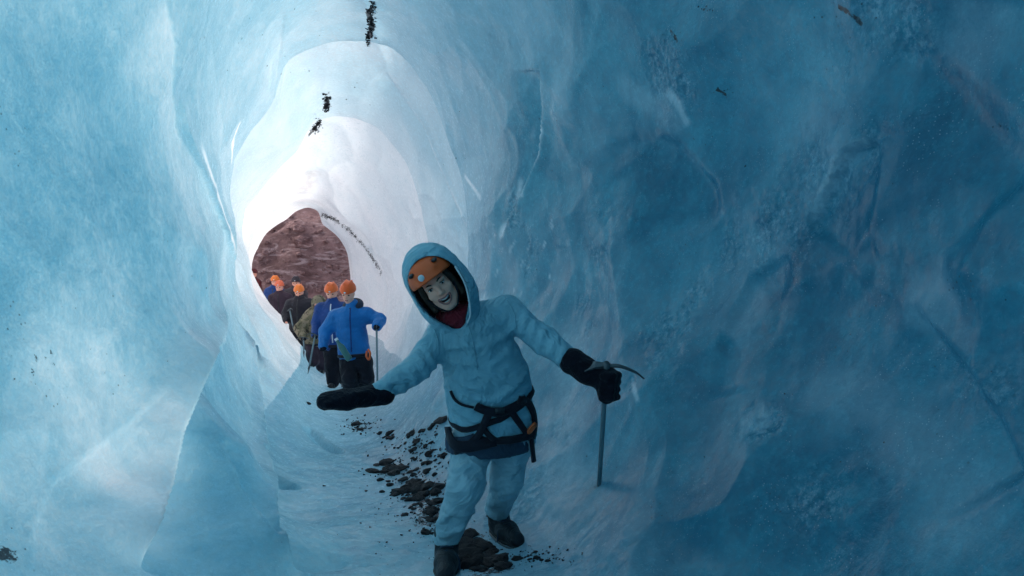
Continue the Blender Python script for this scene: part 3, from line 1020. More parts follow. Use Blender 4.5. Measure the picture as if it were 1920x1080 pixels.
def ice_axe(top, tip, pick_dir, label, group=None, size=0.9, sr=0.014):
    """walking ice axe: oval shaft, curved pick, flat adze, steel ferrule and spike"""
    top, tip = Vector(top), Vector(tip)
    root = empty('ice_axe', tip)
    tag(root, label, 'ice axe', group)
    ax = (top - tip).normalized()
    pd = Vector(pick_dir); pd = (pd - ax * pd.dot(ax)).normalized()
    sd = ax.cross(pd)
    tube('shaft', [tip + ax * 0.09, tip + (top - tip) * 0.5, top - ax * 0.01], sr, M['shaft'], root, 12, 0.7)
    tube('ferrule', [tip + ax * 0.085, tip + ax * 0.13], sr * 1.15, M['steel'], root, 12, 0.75)
    tube('spike', [tip, tip + ax * 0.09], [0.002, sr * 0.9], M['steel'], root, 8, 0.7)
    L = 0.19 * size
    tube('pick', bez([top, top + pd * L * 0.35 + ax * 0.006, top + pd * L * 0.75 - ax * 0.022 * size, top + pd * L - ax * 0.062 * size], 6),
         [0.012 * size * (1 - 0.7 * i / 18) for i in range(19)], M['steel'], root, 6, 0.35)
    c0, c1, c2 = top - pd * 0.0, top - pd * 0.055 * size - ax * 0.002, top - pd * 0.105 * size - ax * 0.022 * size
    V, F = [], []
    for p, w, t in ((c0, 0.012, 0.010), (c1, 0.022, 0.006), (c2, 0.034, 0.002)):
        for sx, sz in ((-1, 1), (1, 1), (1, -1), (-1, -1)):
            V.append(p + sd * w * sx * size + ax * t * sz)
    for i in range(2):
        for q in range(4):
            F.append((i * 4 + q, i * 4 + (q + 1) % 4, i * 4 + 4 + (q + 1) % 4, i * 4 + 4 + q))
    F += [(3, 2, 1, 0), (8, 9, 10, 11)]
    mesh_from('adze', V, F, M['steel'], root, False)
    tube('head_collar', [top - ax * 0.035, top + ax * 0.012], sr * 1.25, M['steel'], root, 10, 0.8)
    return root


def boot(root, heel, toe, ankle, h=0.012, s=1.0):
    heel, toe, ankle = Vector(heel), Vector(toe), Vector(ankle)
    lo = np.minimum(np.minimum(heel, toe), ankle) - 0.09
    hi = np.maximum(np.maximum(heel, toe), ankle) + 0.12
    f = Field.box(lo, hi, h)
    mid = heel.lerp(toe, 0.55)
    up = Vector((0, 0, 1))
    f.cone(heel + up * 0.045 * s, mid + up * 0.045 * s, 0.043 * s, 0.048 * s, 0.02)
    f.cone(mid + up * 0.045 * s, toe + up * 0.036 * s, 0.048 * s, 0.036 * s, 0.03)
    f.cone(heel.lerp(toe, 0.15) + up * 0.06 * s, ankle + up * 0.04, 0.05 * s, 0.058 * s, 0.03)
    f.half(Vector((heel + toe) / 2) + up * 0.016, (0, 0, -1))
    b = f.mesh('boot', M['boot'], root, 1)
    g = Field.box(lo, hi, h)
    g.cone(heel + up * 0.03 * s, mid + up * 0.03 * s, 0.046 * s, 0.052 * s, 0.02)
    g.cone(mid + up * 0.03 * s, toe + up * 0.03 * s, 0.052 * s, 0.040 * s, 0.03)
    g.half(Vector((heel + toe) / 2) + up * 0.021, (0, 0, 1))
    g.half(Vector((heel + toe) / 2) + up * 0.0, (0, 0, -1))
    kid(g.mesh('sole', M['sole'], None, 0), b)
    return b


def kid(o, parent):
    """parent o (built in world coordinates) to a part that itself sits at its thing's origin"""
    o.parent = parent
    o.matrix_parent_inverse = Matrix.Identity(4)
    return o


def head_frame(up, fw):
    up = Vector(up).normalized()
    fw = Vector(fw); fw = (fw - up * fw.dot(up)).normalized()
    rt = fw.cross(up)              # the person's own right-hand side
    return rt, fw, up


def helmet_shape(f, c, rt, fw, up, s=1.0):
    ax = (rt, fw, up)
    f.ell(c + up * 0.02 * s, (0.107 * s, 0.130 * s, 0.118 * s), ax, 0.0)
    return f


def helmet(root, c, rt, fw, up, mat, h, s=1.0, strap=True, badge=None):
    lo, hi = np.array(c) - 0.18 * s, np.array(c) + 0.18 * s
    f = Field.box(lo, hi, h)
    helmet_shape(f, c, rt, fw, up, s)
    f.ell(c + up * 0.012 * s + fw * 0.125 * s, (0.060 * s, 0.018 * s, 0.016 * s), (rt, fw, up), 0.03)    # small brim at the front
    for q in (-1, 1):                                                       # raised flutes over the crown
        f.cone(c + rt * 0.035 * q * s + up * 0.125 * s + fw * 0.055 * s, c + rt * 0.035 * q * s + up * 0.12 * s - fw * 0.075 * s, 0.014 * s, 0.012 * s, 0.02)
    f.half(c + up * 0.000 * s, -up + fw * 0.12, 0.006)
    o = f.mesh('helmet', mat, root, 1)
    return o


def figure(name, label, d, J, mats, h, group=None, fw=(0, -1, -0.2), hup=(0, 0, 1), girth=1.0, s=1.0, extra=None, gloves=True, hood=None, helmet_on=True):
    """a dressed walker; J maps joint names to world points (r_/l_ = the person's image-left / image-right side)"""
    J = {k: Vector(v) for k, v in J.items()}
    base = (J['r_ankle'] + J['l_ankle']) / 2
    root = empty('person', (base.x, base.y, floor_z(base.x, base.y)))
    tag(root, label, 'person', group)
    rt, fwv, up = head_frame(hup, fw)
    HC = J['head']
    pts = list(J.values())
    lo = np.array([min(p[i] for p in pts) for i in range(3)]) - 0.24
    hi = np.array([max(p[i] for p in pts) for i in range(3)]) + 0.24
    gi = girth * s
    # body: one continuous skin
    f = Field.box(lo, hi, h)
    f.ell(HC + up * 0.015 * s, (0.078 * s, 0.096 * s, 0.108 * s), (rt, fwv, up), 0.02)
    f.ell(HC - up * 0.065 * s + fwv * 0.035 * s, (0.055 * s, 0.062 * s, 0.055 * s), (rt, fwv, up), 0.03)
    f.cone(HC - up * 0.012 * s + fwv * 0.085 * s, HC - up * 0.035 * s + fwv * 0.108 * s, 0.010 * s, 0.015 * s, 0.015)
    for q in (-1, 1):
        f.ell(HC + rt * 0.08 * q * s - up * 0.01 * s, (0.012 * s, 0.022 * s, 0.032 * s), (rt, fwv, up), 0.01)
        f.ell(HC + rt * 0.036 * q * s - up * 0.03 * s + fwv * 0.072 * s, (0.024 * s, 0.02 * s, 0.02 * s), (rt, fwv, up), 0.02)
    f.cone(J['neck'] - (J['neck'] - J['chest']) * 0.2, HC - up * 0.05 * s, 0.058 * s, 0.055 * s, 0.04)
    f.cone(J['chest'], J['pelvis'], 0.115 * gi, 0.115 * gi, 0.05)
    for q in ('r_', 'l_'):
        f.cone(J['neck'] * 0.5 + J['chest'] * 0.5, J[q + 'shoulder'], 0.07 * gi, 0.055 * gi, 0.06)
        f.cone(J[q + 'shoulder'], J[q + 'elbow'], 0.048 * gi, 0.040 * gi, 0.03)
        f.cone(J[q + 'elbow'], J[q + 'hand'], 0.040 * gi, 0.030 * gi, 0.03)
        f.ell(J[q + 'hand'], (0.034 * s,) * 3, None, 0.03)
        f.cone(J['pelvis'], J[q + 'hip'], 0.10 * gi, 0.08 * gi, 0.05)
        f.cone(J[q + 'hip'], J[q + 'knee'], 0.072 * gi, 0.055 * gi, 0.04)
        f.cone(J[q + 'knee'], J[q + 'ankle'], 0.052 * gi, 0.04 * gi, 0.04)
    f.mesh('body', M['skin'], root, 1)
    # jacket
    f = Field.box(lo, hi, h)
    ax = (J['neck'] - J['pelvis']).normalized()
    side = (J['l_shoulder'] - J['r_shoulder']).normalized()
    frt = side.cross(ax).normalized()
    f.cone(J['chest'] + ax * 0.03, J['pelvis'].lerp(J['chest'], 0.12), 0.165 * gi, 0.172 * gi, 0.06, flat=(frt, 0.80))
    f.cone(J['chest'] + ax * 0.06, J['neck'], 0.13 * gi, 0.085 * s, 0.06)
    for q in ('r_', 'l_'):
        f.cone(J['chest'] + ax * 0.10 * s, J[q + 'shoulder'], 0.10 * gi, 0.085 * gi, 0.06)
        f.cone(J[q + 'shoulder'], J[q + 'elbow'], 0.082 * gi, 0.070 * gi, 0.04)
        f.cone(J[q + 'elbow'], J[q + 'elbow'].lerp(J[q + 'hand'], 0.88), 0.070 * gi, 0.054 * gi, 0.03)
    f.cone(J['neck'] - ax * 0.02, J['neck'] + ax * 0.035, 0.088 * s, 0.092 * s, 0.03)
    f.wrinkle(0.016, 6.5, 11, (1, 1, 1.8))
    f.half(J['pelvis'] - ax * 0.055 * s, -ax)
    jk = f.mesh('jacket', mats['jacket'], root, 1)
    # closing zip down the front
    zp = []
    jb = BVHTree.FromPolygons([v.co[:] for v in jk.data.vertices], [p.vertices[:] for p in jk.data.polygons])
    for i in range(9):
        c = J['neck'].lerp(J['pelvis'], i / 9)
        r = jb.ray_cast(c + frt * 0.6, -frt)
        r2 = jb.ray_cast(c - frt * 0.6, frt)
        a = [x[0] for x in (r, r2) if x[0] is not None]
        if a: zp.append(min(a, key=lambda v: v.y))
    if len(zp) > 3: kid(tube('zip', zp, 0.010 * s, mats.get('zip', M['dark']), None, 6), jk)
    # trousers
    f = Field.box(lo, hi, h)
    f.ell(J['pelvis'] - ax * 0.01, (0.155 * gi, 0.13 * gi, 0.14 * gi), (side, frt, ax), 0.05)
    for q in ('r_', 'l_'):
        f.cone(J[q + 'hip'], J[q + 'knee'], 0.102 * gi, 0.082 * gi, 0.045)
        f.cone(J[q + 'knee'], J[q + 'ankle'] + Vector((0, 0, 0.0)), 0.084 * gi, 0.082 * gi, 0.03)
    f.wrinkle(0.018, 6.0, 23, (1, 1, 1.6))
    tr = f.mesh('trousers', mats['trousers'], root, 1)
    # belt of the harness
    ring = []
    tb = jb
    for i in range(25):
        a = 2 * math.pi * i / 24
        dr = side * math.cos(a) + frt * math.sin(a)
        c = J['pelvis'] + ax * 0.02
        r = tb.ray_cast(c + dr * 0.6, -dr)
        ring.append((r[0] if r[0] is not None else c + dr * 0.17) + dr * 0.006)
    if mats.get('belt', True): tube('harness_belt', ring, 0.022 * s, M['webbing'], root, 6, 0.5)
    # boots and gloves
    for q in ('r_', 'l_'):
        a = J[q + 'ankle']
        z = floor_z(a.x, a.y)
        td = Vector((0.25 if q == 'l_' else -0.1, -1, 0)).normalized()
        hz = Vector((a.x, a.y, z)) - td * 0.07
        b = boot(root, hz, hz + td * 0.23 * s, Vector((a.x, a.y, z + 0.10)), max(h, 0.014), s)
        if gloves is True or gloves == q:
            g = Field.box(np.array(J[q + 'hand']) - 0.12, np.array(J[q + 'hand']) + 0.12, min(h, 0.012))
            dv = (J[q + 'hand'] - J[q + 'elbow']).normalized()
            hd = J[q + 'hand']
            g.cone(hd - dv * 0.07, hd - dv * 0.02, 0.050 * s, 0.046 * s, 0.02)
            g.ell(hd, (0.048 * s, 0.048 * s, 0.052 * s), None, 0.02)
            sd_ = dv.cross(Vector((0, 1, 0))).normalized()
            for i in range(4):                                  # knuckles of the closed fingers
                o = hd + dv * (0.034 - 0.022 * i) * s + Vector((0, -0.036, 0)) * s
                g.cone(o - sd_ * 0.022, o + sd_ * 0.026, 0.013 * s, 0.012 * s, 0.006)
            g.cone(hd - dv * 0.02 + sd_ * 0.04, hd + dv * 0.03 + sd_ * 0.035 + Vector((0, -0.03, 0)), 0.017 * s, 0.013 * s, 0.008)
            g.mesh('glove', mats.get('glove', M['mitten']), root, 1)
    if helmet_on:
        hm = helmet(root, HC + up * 0.03 * s, rt, fwv, up, mats['helmet'], min(h, 0.012), s)
        bd = Field.box(np.array(HC) - 0.2, np.array(HC) + 0.2, 0.006)
        bp = HC + up * 0.065 * s + fwv * 0.128 * s
        bd.ell(bp, (0.018 * s, 0.010 * s, 0.014 * s), (rt, fwv, up), 0)
        kid(bd.mesh('badge', M['trim'], None, 0), hm)
    for q in (-1, 1):
        e = HC + rt * 0.033 * q * s + up * 0.008 * s + fwv * 0.087 * s
        g = Field.box(np.array(e) - 0.03, np.array(e) + 0.03, 0.006)
        g.ell(e, (0.014 * s, 0.010 * s, 0.008 * s), (rt, fwv, up), 0)
        g.mesh('eye', M['iris'], root, 0)
    g = Field.box(np.array(HC) - 0.14, np.array(HC) + 0.14, 0.006)
    g.ell(HC - up * 0.068 * s + fwv * 0.097 * s, (0.026 * s, 0.010 * s, 0.007 * s), (rt, fwv, up), 0)
    g.mesh('mouth', M['lip'], root, 0)
    if hood is not None:
        f = Field.box(np.array(HC) - 0.3, np.array(HC) + 0.3, min(h, 0.016))
        if hood == 'ruff':                                       # a dark collar standing round the neck
            n0 = J['neck'] + Vector((0.01, 0, 0.0))
            prev = None
            for i in range(15):
                a = math.pi * (-0.15 + 1.3 * i / 14)
                q = n0 + side * 0.095 * math.cos(a) - frt * 0.10 * math.sin(a) * (1 if frt.y < 0 else -1) + ax * (0.035 + 0.05 * math.sin(a))
                if prev is not None: f.cone(prev, q, 0.052, 0.052, 0.02)
                prev = q
            f.cone(J['neck'] + fwv * 0.09, J['neck'] + fwv * 0.12 - ax * 0.10, 0.06, 0.035, 0.03)
            f.mesh('hood', M['lining'], root, 1)
        else:                                                    # hood pulled up
            f.ell(HC + up * 0.02, (0.125, 0.145, 0.145), (rt, fwv, up), 0)
            f.cone(HC - up * 0.06, J['neck'], 0.10, 0.11, 0.04)
            f.ell(HC - up * 0.01 + fwv * 0.13, (0.07, 0.09, 0.09), (rt, fwv, up), 0.01, 'cut')
            f.wrinkle(0.01, 9, 5)
            f.mesh('hood', mats['jacket'], root, 1)
    return root
# ------------------------------------------------------------------ THE GROUP
def joints(d, px, dz=None):
    """photo pixels -> world joints; an entry may carry its own depth offset"""
    out = {}
    for k, v in px.items():
        out[k] = P(v[0], v[1], d + (v[2] if len(v) > 2 else 0))
    for q in ('r_', 'l_'):
        a = out[q + 'ankle']
        z = floor_z(a.x, a.y) + 0.11
        out[q + 'ankle'] = Vector((a.x, a.y, z))
        if q + 'knee' not in out:
            out[q + 'knee'] = out[q + 'hip'].lerp(out[q + 'ankle'], 0.5) + Vector((0, -0.05, 0))
    return out


HIK = 'hikers coming up the ice tunnel'
figA = figure('person', 'hiker in bright blue jacket and orange helmet looking down, first behind the leader', 9.7,
    joints(9.7, dict(head=(653, 549, -0.08), neck=(661, 577), chest=(656, 606), pelvis=(665, 668), r_shoulder=(630, 595), l_shoulder=(687, 591),
                     r_elbow=(610, 622, -0.02), l_elbow=(712, 600, 0.0), r_hand=(606, 652, -0.2), l_hand=(706, 613, -0.25),
                     r_hip=(653, 680), l_hip=(682, 680), r_knee=(655, 708, -0.12), l_knee=(687, 706), r_ankle=(660, 735), l_ankle=(688, 730, 0.2))),
    dict(jacket=M['blue'], trousers=M['pants'], helmet=M['helmet2'], zip=M['navy']), 0.016, HIK, fw=(-0.1, -0.85, -0.5), hup=(0.04, -0.46, 0.88), girth=1.22, s=1.08, hood='ruff')
figB = figure('person', 'hiker in royal blue jacket with orange helmet, half hidden behind the bright blue jacket', 10.8,
    joints(10.8, dict(head=(622, 549), neck=(624, 570), chest=(624, 595), pelvis=(630, 650), r_shoulder=(603, 580), l_shoulder=(650, 578),
                      r_elbow=(594, 606), l_elbow=(655, 610), r_hand=(591, 630, -0.2), l_hand=(652, 640, -0.1), r_hip=(622, 660), l_hip=(640, 660),
                      r_ankle=(625, 725), l_ankle=(646, 722, 0.2))),
    dict(jacket=M['navy'], trousers=M['pants'], helmet=M['helmet'], zip=M['trim']), 0.018, HIK, fw=(0.05, -0.9, -0.4), hup=(-0.02, -0.36, 0.93), girth=1.2, s=1.05)
figC = figure('person', 'hiker bending forward in a hooded camouflage jacket, leaning on an ice axe', 12.0,
    joints(12.0, dict(head=(598, 570, -0.12), neck=(598, 584, 0.0), chest=(594, 598), pelvis=(594, 643, 0.15), r_shoulder=(578, 598), l_shoulder=(612, 594),
                      r_elbow=(561, 616, -0.1), l_elbow=(614, 618), r_hand=(569, 635, -0.3), l_hand=(606, 640, -0.1), r_hip=(587, 652, 0.1), l_hip=(602, 652, 0.15),
                      r_ankle=(587, 702), l_ankle=(604, 700, 0.25))),
    dict(jacket=M['camo'], trousers=M['plum'], helmet=M['helmet3'], zip=M['dark']), 0.02, HIK, fw=(-0.2, -0.9, -0.6), hup=(-0.1, -0.45, 0.85), girth=1.28, hood='up', helmet_on=False)
figD = figure('person', 'hiker in black jacket with amber helmet, bare hand on an ice axe', 13.5,
    joints(13.5, dict(head=(561, 548), neck=(562, 562), chest=(562, 580), pelvis=(563, 622), r_shoulder=(545, 571), l_shoulder=(580, 569),
                      r_elbow=(536, 589), l_elbow=(588, 590), r_hand=(537, 603, -0.2), l_hand=(583, 608, -0.1), r_hip=(556, 628), l_hip=(571, 628),
                      r_ankle=(560, 672), l_ankle=(573, 670, 0.2))),
    dict(jacket=M['black'], trousers=M['pants'], helmet=M['helmet3'], zip=M['dark']), 0.02, HIK, fw=(0.05, -0.85, -0.5), hup=(0.03, -0.36, 0.93), girth=1.25, gloves='l_')
figE = figure('person', 'hiker in dark plum jacket under a coral helmet, face towards the tunnel', 15.3,
    joints(15.3, dict(head=(524, 539), neck=(525, 552), chest=(526, 566), pelvis=(530, 604), r_shoulder=(512, 559), l_shoulder=(540, 558),
                      r_elbow=(509, 573), l_elbow=(543, 574), r_hand=(515, 586, -0.2), l_hand=(541, 592, -0.1), r_hip=(525, 610), l_hip=(537, 610),
                      r_ankle=(530, 648), l_ankle=(542, 648, 0.2))),
    dict(jacket=M['plum'], trousers=M['pants'], helmet=M['helmet4'], zip=M['dark']), 0.022, HIK, fw=(0.05, -1, -0.1), hup=(0.0, -0.1, 1), girth=1.18)
figF = figure('person', 'hiker in blue jacket with amber helmet at the back left of the line', 16.4,
    joints(16.4, dict(head=(516, 529), neck=(515, 541), chest=(514, 554), pelvis=(515, 590), r_shoulder=(503, 547), l_shoulder=(527, 547),
                      r_elbow=(500, 562), l_elbow=(529, 562), r_hand=(502, 575, -0.1), l_hand=(527, 576, -0.1), r_hip=(510, 596), l_hip=(520, 596),
                      r_ankle=(530, 638), l_ankle=(540, 638, 0.2))),
    dict(jacket=M['navy'], trousers=M['pants'], helmet=M['helmet3'], zip=M['dark']), 0.024, HIK, fw=(0.1, -1, -0.1), hup=(0.0, -0.1, 1), girth=1.18)
figG = figure('person', 'hiker in charcoal grey jacket and a dark helmet behind the amber helmet', 15.8,
    joints(15.8, dict(head=(555, 531), neck=(554, 543), chest=(552, 557), pelvis=(552, 594), r_shoulder=(539, 550), l_shoulder=(568, 550),
                      r_elbow=(534, 566), l_elbow=(572, 566), r_hand=(537, 580, -0.1), l_hand=(570, 582, -0.1), r_hip=(547, 600), l_hip=(559, 600),
                      r_ankle=(548, 642), l_ankle=(560, 642, 0.2))),
    dict(jacket=M['greyj'], trousers=M['pants'], helmet=M['greyj'], zip=M['dark']), 0.022, HIK, fw=(0.1, -1, -0.15), hup=(0.0, -0.1, 1), girth=1.18)
figH = figure('person', 'hiker in maroon jacket almost hidden behind the left edge of the tunnel mouth', 19.0,
    joints(19.0, dict(head=(476, 514), neck=(474, 524), chest=(473, 535), pelvis=(473, 567), r_shoulder=(463, 530), l_shoulder=(483, 530),
                      r_elbow=(460, 543), l_elbow=(486, 543), r_hand=(462, 555), l_hand=(485, 555), r_hip=(469, 572), l_hip=(478, 572),
                      r_ankle=(469, 606), l_ankle=(478, 606))),
    dict(jacket=M['maroon'], trousers=M['pants'], helmet=M['maroon'], zip=M['dark']), 0.026, HIK, fw=(0.1, -1, -0.15), hup=(0.0, -0.1, 1), girth=1.18)


def planted(px, py, d):
    p = P(px, py, d)
    return Vector((p.x, p.y, floor_z(p.x, p.y) - 0.01))


AXES = 'walking ice axes held by the hikers'
ice_axe(P(706, 611, 9.42), planted(708, 705, 9.42), (0.2, -1, 0), 'ice axe in the raised hand of the bright blue jacket', AXES)
ice_axe(P(591, 628, 10.55), planted(577, 716, 10.3), (-0.6, -1, 0), 'ice axe planted at a slant by the royal blue jacket', AXES)
ice_axe(P(569, 633, 11.65), planted(570, 700, 11.6), (-0.6, -1, 0), 'ice axe under the hand of the camouflage jacket', AXES)
ice_axe(P(543, 580, 13.25), P(551, 622, 13.2), (0.8, -1, 0), 'pale ice axe held across by the black jacket with amber helmet', AXES)

# things hanging on the first hiker
bt = tube('water_bottle', [P(631, 637, 9.36), P(634, 642, 9.36), P(637, 646, 9.36), P(640, 650, 9.36), P(654, 672, 9.40), P(656, 675, 9.40)],
          [0.020, 0.022, 0.030, 0.046, 0.048, 0.038], M['bottle'], None, 14)
tag(bt, 'green water bottle hanging slanted at the belt of the bright blue jacket', 'bottle')
kid(tube('cap', [P(629.5, 634.5, 9.36), P(632, 638.5, 9.36)], 0.026, M['trim'], None, 12), bt)
cr = tube('carabiner', bez([P(690, 655, 9.45), P(694, 662, 9.43), P(692, 674, 9.43), P(687, 668, 9.44), P(688, 658, 9.45)], 5), 0.016, M['carab'], None, 8)
tag(cr, 'orange clip hanging at the hip of the bright blue jacket', 'clip')
# ------------------------------------------------------------------ THE LEADER in the foreground
def leader():
    hd_up = Vector((-0.58, -0.20, 0.80)).normalized()
    rt, fw, up = head_frame(hd_up, (0.16, -0.97, -0.22))     # rt: her own right = towards image left
    HC = P(819, 533, 3.26)
    neck, chest, belly, pelvis = P(856, 596, 3.37), P(888, 640, 3.42), P(915, 725, 3.45), P(927, 792, 3.52)
    rs, re, rw, rtip = P(822, 640, 3.38), P(776, 694, 3.24), P(702, 741, 3.10), P(598, 757, 2.94)
    ls, le, lw = P(950, 584, 3.45), P(1022, 640, 3.36), P(1083, 684, 3.24)
    rh, rk, ra = P(888, 822, 3.50), P(872, 912, 3.40), P(838, 1006, 3.52)
    lh, lk, la = P(962, 818, 3.56), P(950, 896, 3.58), P(932, 958, 3.90)
    fz = lambda p: floor_z(p.x, p.y)
    root = empty('person', ((ra.x + la.x) / 2, (ra.y + la.y) / 2, min(fz(ra), fz(la))))
    tag(root, 'laughing leader in a pale blue hooded suit with orange helmet and spread arms', 'person')
    tor = (neck - pelvis).normalized()
    side = (ls - rs).normalized()
    side = (side - tor * side.dot(tor)).normalized()
    frt = side.cross(tor).normalized()
    if frt.y > 0: frt = -frt
    allp = [HC, neck, chest, pelvis, rs, re, rw, rtip, ls, le, lw, rh, rk, ra, lh, lk, la]
    lo = np.array([min(p[i] for p in allp) for i in range(3)]) - 0.2
    hi = np.array([max(p[i] for p in allp) for i in range(3)]) + 0.2

    def graded(lo_, hi_, c, r, fine, coarse):
        out, x = [], lo_
        while x < hi_ + coarse:
            out.append(x)
            x += fine if abs(x - c) < r else coarse
        return out
    # ---- body: one continuous figure, finer towards the face
    f = Field(*[graded(lo[i], hi[i], HC[i], 0.135, 0.0042, 0.013) for i in range(3)])
    A = (rt, fw, up)
    at = lambda x, y, z: HC + rt * x + fw * y + up * z
    f.ell(at(0, -0.008, 0.03), (0.074, 0.094, 0.098), A, 0.02)
    f.ell(at(0, 0.030, -0.045), (0.058, 0.060, 0.068), A, 0.03)
    f.ell(at(0, 0.062, -0.108), (0.027, 0.026, 0.020), A, 0.03)          # chin
    for q in (-1, 1):
        f.ell(at(0.040 * q, 0.058, -0.030), (0.025, 0.022, 0.021), A, 0.022)   # raised cheeks
        f.ell(at(0.033 * q, 0.078, 0.022), (0.026, 0.014, 0.009), A, 0.014)    # brows
        f.ell(at(0.034 * q, 0.094, 0.004), (0.015, 0.012, 0.009), A, 0.006, 'cut')
        f.cone(at(0.048 * q, 0.02, -0.075), at(0.015 * q, 0.062, -0.110), 0.022, 0.018, 0.02)   # jaw line
        f.ell(at(0.077 * q, -0.005, -0.012), (0.009, 0.020, 0.030), A, 0.008)
    f.cone(at(0, 0.082, 0.010), at(0, 0.108, -0.030), 0.008, 0.012, 0.012)      # nose
    for q in (-1, 1): f.ell(at(0.012 * q, 0.096, -0.034), (0.009, 0.010, 0.008), A, 0.006)
    f.ell(at(0, 0.080, -0.070), (0.033, 0.030, 0.017), A, 0.012)                # lips' mound
    f.ell(at(0, 0.100, -0.075), (0.026, 0.036, 0.0165), A, 0.004, 'cut')
    for q in (-1, 1): f.ell(at(0.021 * q, 0.098, -0.066), (0.010, 0.03, 0.009), A, 0.004, 'cut')         # the open mouth
    f.cone(neck - tor * 0.04, HC - up * 0.05 - fw * 0.02, 0.052, 0.052, 0.03)
    f.cone(chest, pelvis, 0.12, 0.12, 0.05)
    for s_, e_, w_ in ((rs, re, rw), (ls, le, lw)):
        f.cone(neck.lerp(chest, 0.5), s_, 0.06, 0.055, 0.05)
        f.cone(s_, e_, 0.046, 0.038, 0.03)
        f.cone(e_, w_, 0.038, 0.027, 0.03)
    # open right hand and closed left hand inside the mittens
    dv = (rtip - rw).normalized()
    nrm = Vector((0.1, -0.35, 0.9)); nrm = (nrm - dv * nrm.dot(dv)).normalized()
    sd = dv.cross(nrm)
    f.cone(rw, rw + dv * 0.09, 0.028, 0.036, 0.02, flat=(nrm, 0.55))
    for i, ln in enumerate((0.062, 0.075, 0.080, 0.070)):
        o = rw + dv * 0.10 + sd * (0.027 - 0.018 * i)
        f.cone(o, o + dv * ln, 0.009, 0.007, 0.004)
    f.cone(rw + dv * 0.03 - sd * 0.02, rw + dv * 0.085 - sd * 0.052, 0.013, 0.010, 0.01)
    fist = P(1139, 722, 3.17)
    f.cone(lw, fist, 0.028, 0.036, 0.02)
    f.ell(fist, (0.036, 0.036, 0.042), None, 0.01)
    for h_, k_, a_ in ((rh, rk, ra), (lh, lk, la)):
        f.cone(pelvis, h_, 0.10, 0.085, 0.05)
        f.cone(h_, k_, 0.078, 0.055, 0.04)
        f.cone(k_, a_, 0.052, 0.038, 0.04)
    f.mesh('body', M['skin'], root, 1)

    # ---- face
    def blob(name, c, r, mat, parent=root, hh=0.0035):
        g = Field.box(np.array(c) - max(r) - 0.005, np.array(c) + max(r) + 0.005, hh)
        g.ell(c, r, A, 0)
        return g.mesh(name, mat, parent, 0)
    for q in (-1, 1):
        e = blob('eye', at(0.034 * q, 0.078, 0.003), (0.0125, 0.010, 0.0062), M['eye'], root, 0.003)
        kid(blob('iris', at(0.034 * q, 0.0845, 0.002), (0.0062, 0.005, 0.0056), M['iris'], None, 0.002), e)
        tube('eyebrow', [at((0.016 + 0.012 * i) * q, 0.095 - 0.004 * i * i * 0.6, (0.023, 0.029, 0.029, 0.022)[i]) for i in range(4)], [0.003, 0.0038, 0.0034, 0.002], M['brow'], root, 6)
        tube('eyelid', [at((0.022 + 0.008 * i) * q, 0.0885 - 0.0035 * abs(i - 1.2), 0.0085 + 0.002 * (1 - abs(i - 1.5))) for i in range(4)], 0.0024, M['brow'], root, 6)
    mo = blob('mouth', at(0, 0.068, -0.072), (0.028, 0.020, 0.017), M['mouth'])
    tt = []
    for i in range(9):
        a = (i - 4) / 4
        tt.append(at(0.025 * a, 0.094 - 0.010 * a * a, -0.0655 + 0.010 * a * a))
    kid(tube('upper_teeth', tt, 0.0056, M['teeth'], None, 8), mo)
    kid(tube('lower_teeth', [at(0.017 * a, 0.084 - 0.008 * a * a, -0.085 + 0.003 * a * a) for a in np.linspace(-1, 1, 7)], 0.0028, M['teeth'], None, 8), mo)
    lp = [at(0.033 * math.cos(a), 0.101 - 0.016 * math.cos(a) ** 2, -0.074 + (0.0145 if math.sin(a) > 0 else 0.021) * math.sin(a) + 0.015 * math.cos(a) ** 2) for a in np.linspace(0, 2 * math.pi, 25)]
    tube('lips', lp, 0.0036, M['lip'], root, 6)
    # hair beside the face
    for q in (-1, 1):
        tube('hair', bez([at(0.070 * q, 0.045, 0.040), at(0.080 * q, 0.030, -0.01), at(0.082 * q, 0.015, -0.06), at(0.080 * q, 0.02, -0.11)], 5), 0.016, M['brow'], root, 7)

    # ---- helmet
    g = Field.box(np.array(HC) - 0.2, np.array(HC) + 0.2, 0.006)
    g.ell(at(0, 0.0, 0.055), (0.114, 0.134, 0.108), A, 0)
    for q in (-1, 0, 1):
        g.cone(at(0.045 * q, 0.10, 0.09), at(0.05 * q, -0.08, 0.145), 0.012, 0.014, 0.02)
    g.ell(at(0, 0.118, 0.045), (0.070, 0.026, 0.012), A, 0.02)
    for q in (-1, 1):
        g.ell(at(0.066 * q, 0.093, 0.115), (0.014, 0.030, 0.009), A, 0.004, 'cut')       # vents
    g.half(at(0, 0, 0.036), -up + fw * 0.10, 0.006)
    hm = g.mesh('helmet', M['helmet2'], root, 1)
    for q, y in ((-1, 0.098), (1, 0.098)):
        kid(blob('vent', at(0.066 * q, y - 0.012, 0.113), (0.016, 0.022, 0.010), M['dark'], None, 0.004), hm)
    bd = Field.box(np.array(at(0.03, 0.12, 0.085)) - 0.05, np.array(at(0.03, 0.12, 0.085)) + 0.05, 0.0035)
    bd.ell(at(0.030, 0.126, 0.082), (0.0165, 0.010, 0.017), A, 0)
    kid(bd.mesh('badge', M['trim'], None, 0), hm)
    kid(tube('chin_strap', bez([at(0.082, 0.04, 0.04), at(0.074, 0.035, -0.05), at(0.04, 0.05, -0.118), at(0.0, 0.055, -0.134), at(-0.04, 0.05, -0.118), at(-0.074, 0.035, -0.05), at(-0.082, 0.04, 0.04)], 5), 0.006, M['webbing'], None, 6, 0.5), hm)

    # ---- scarf in the collar
    g = Field.box(np.array(neck) - 0.2, np.array(neck) + 0.2, 0.008)
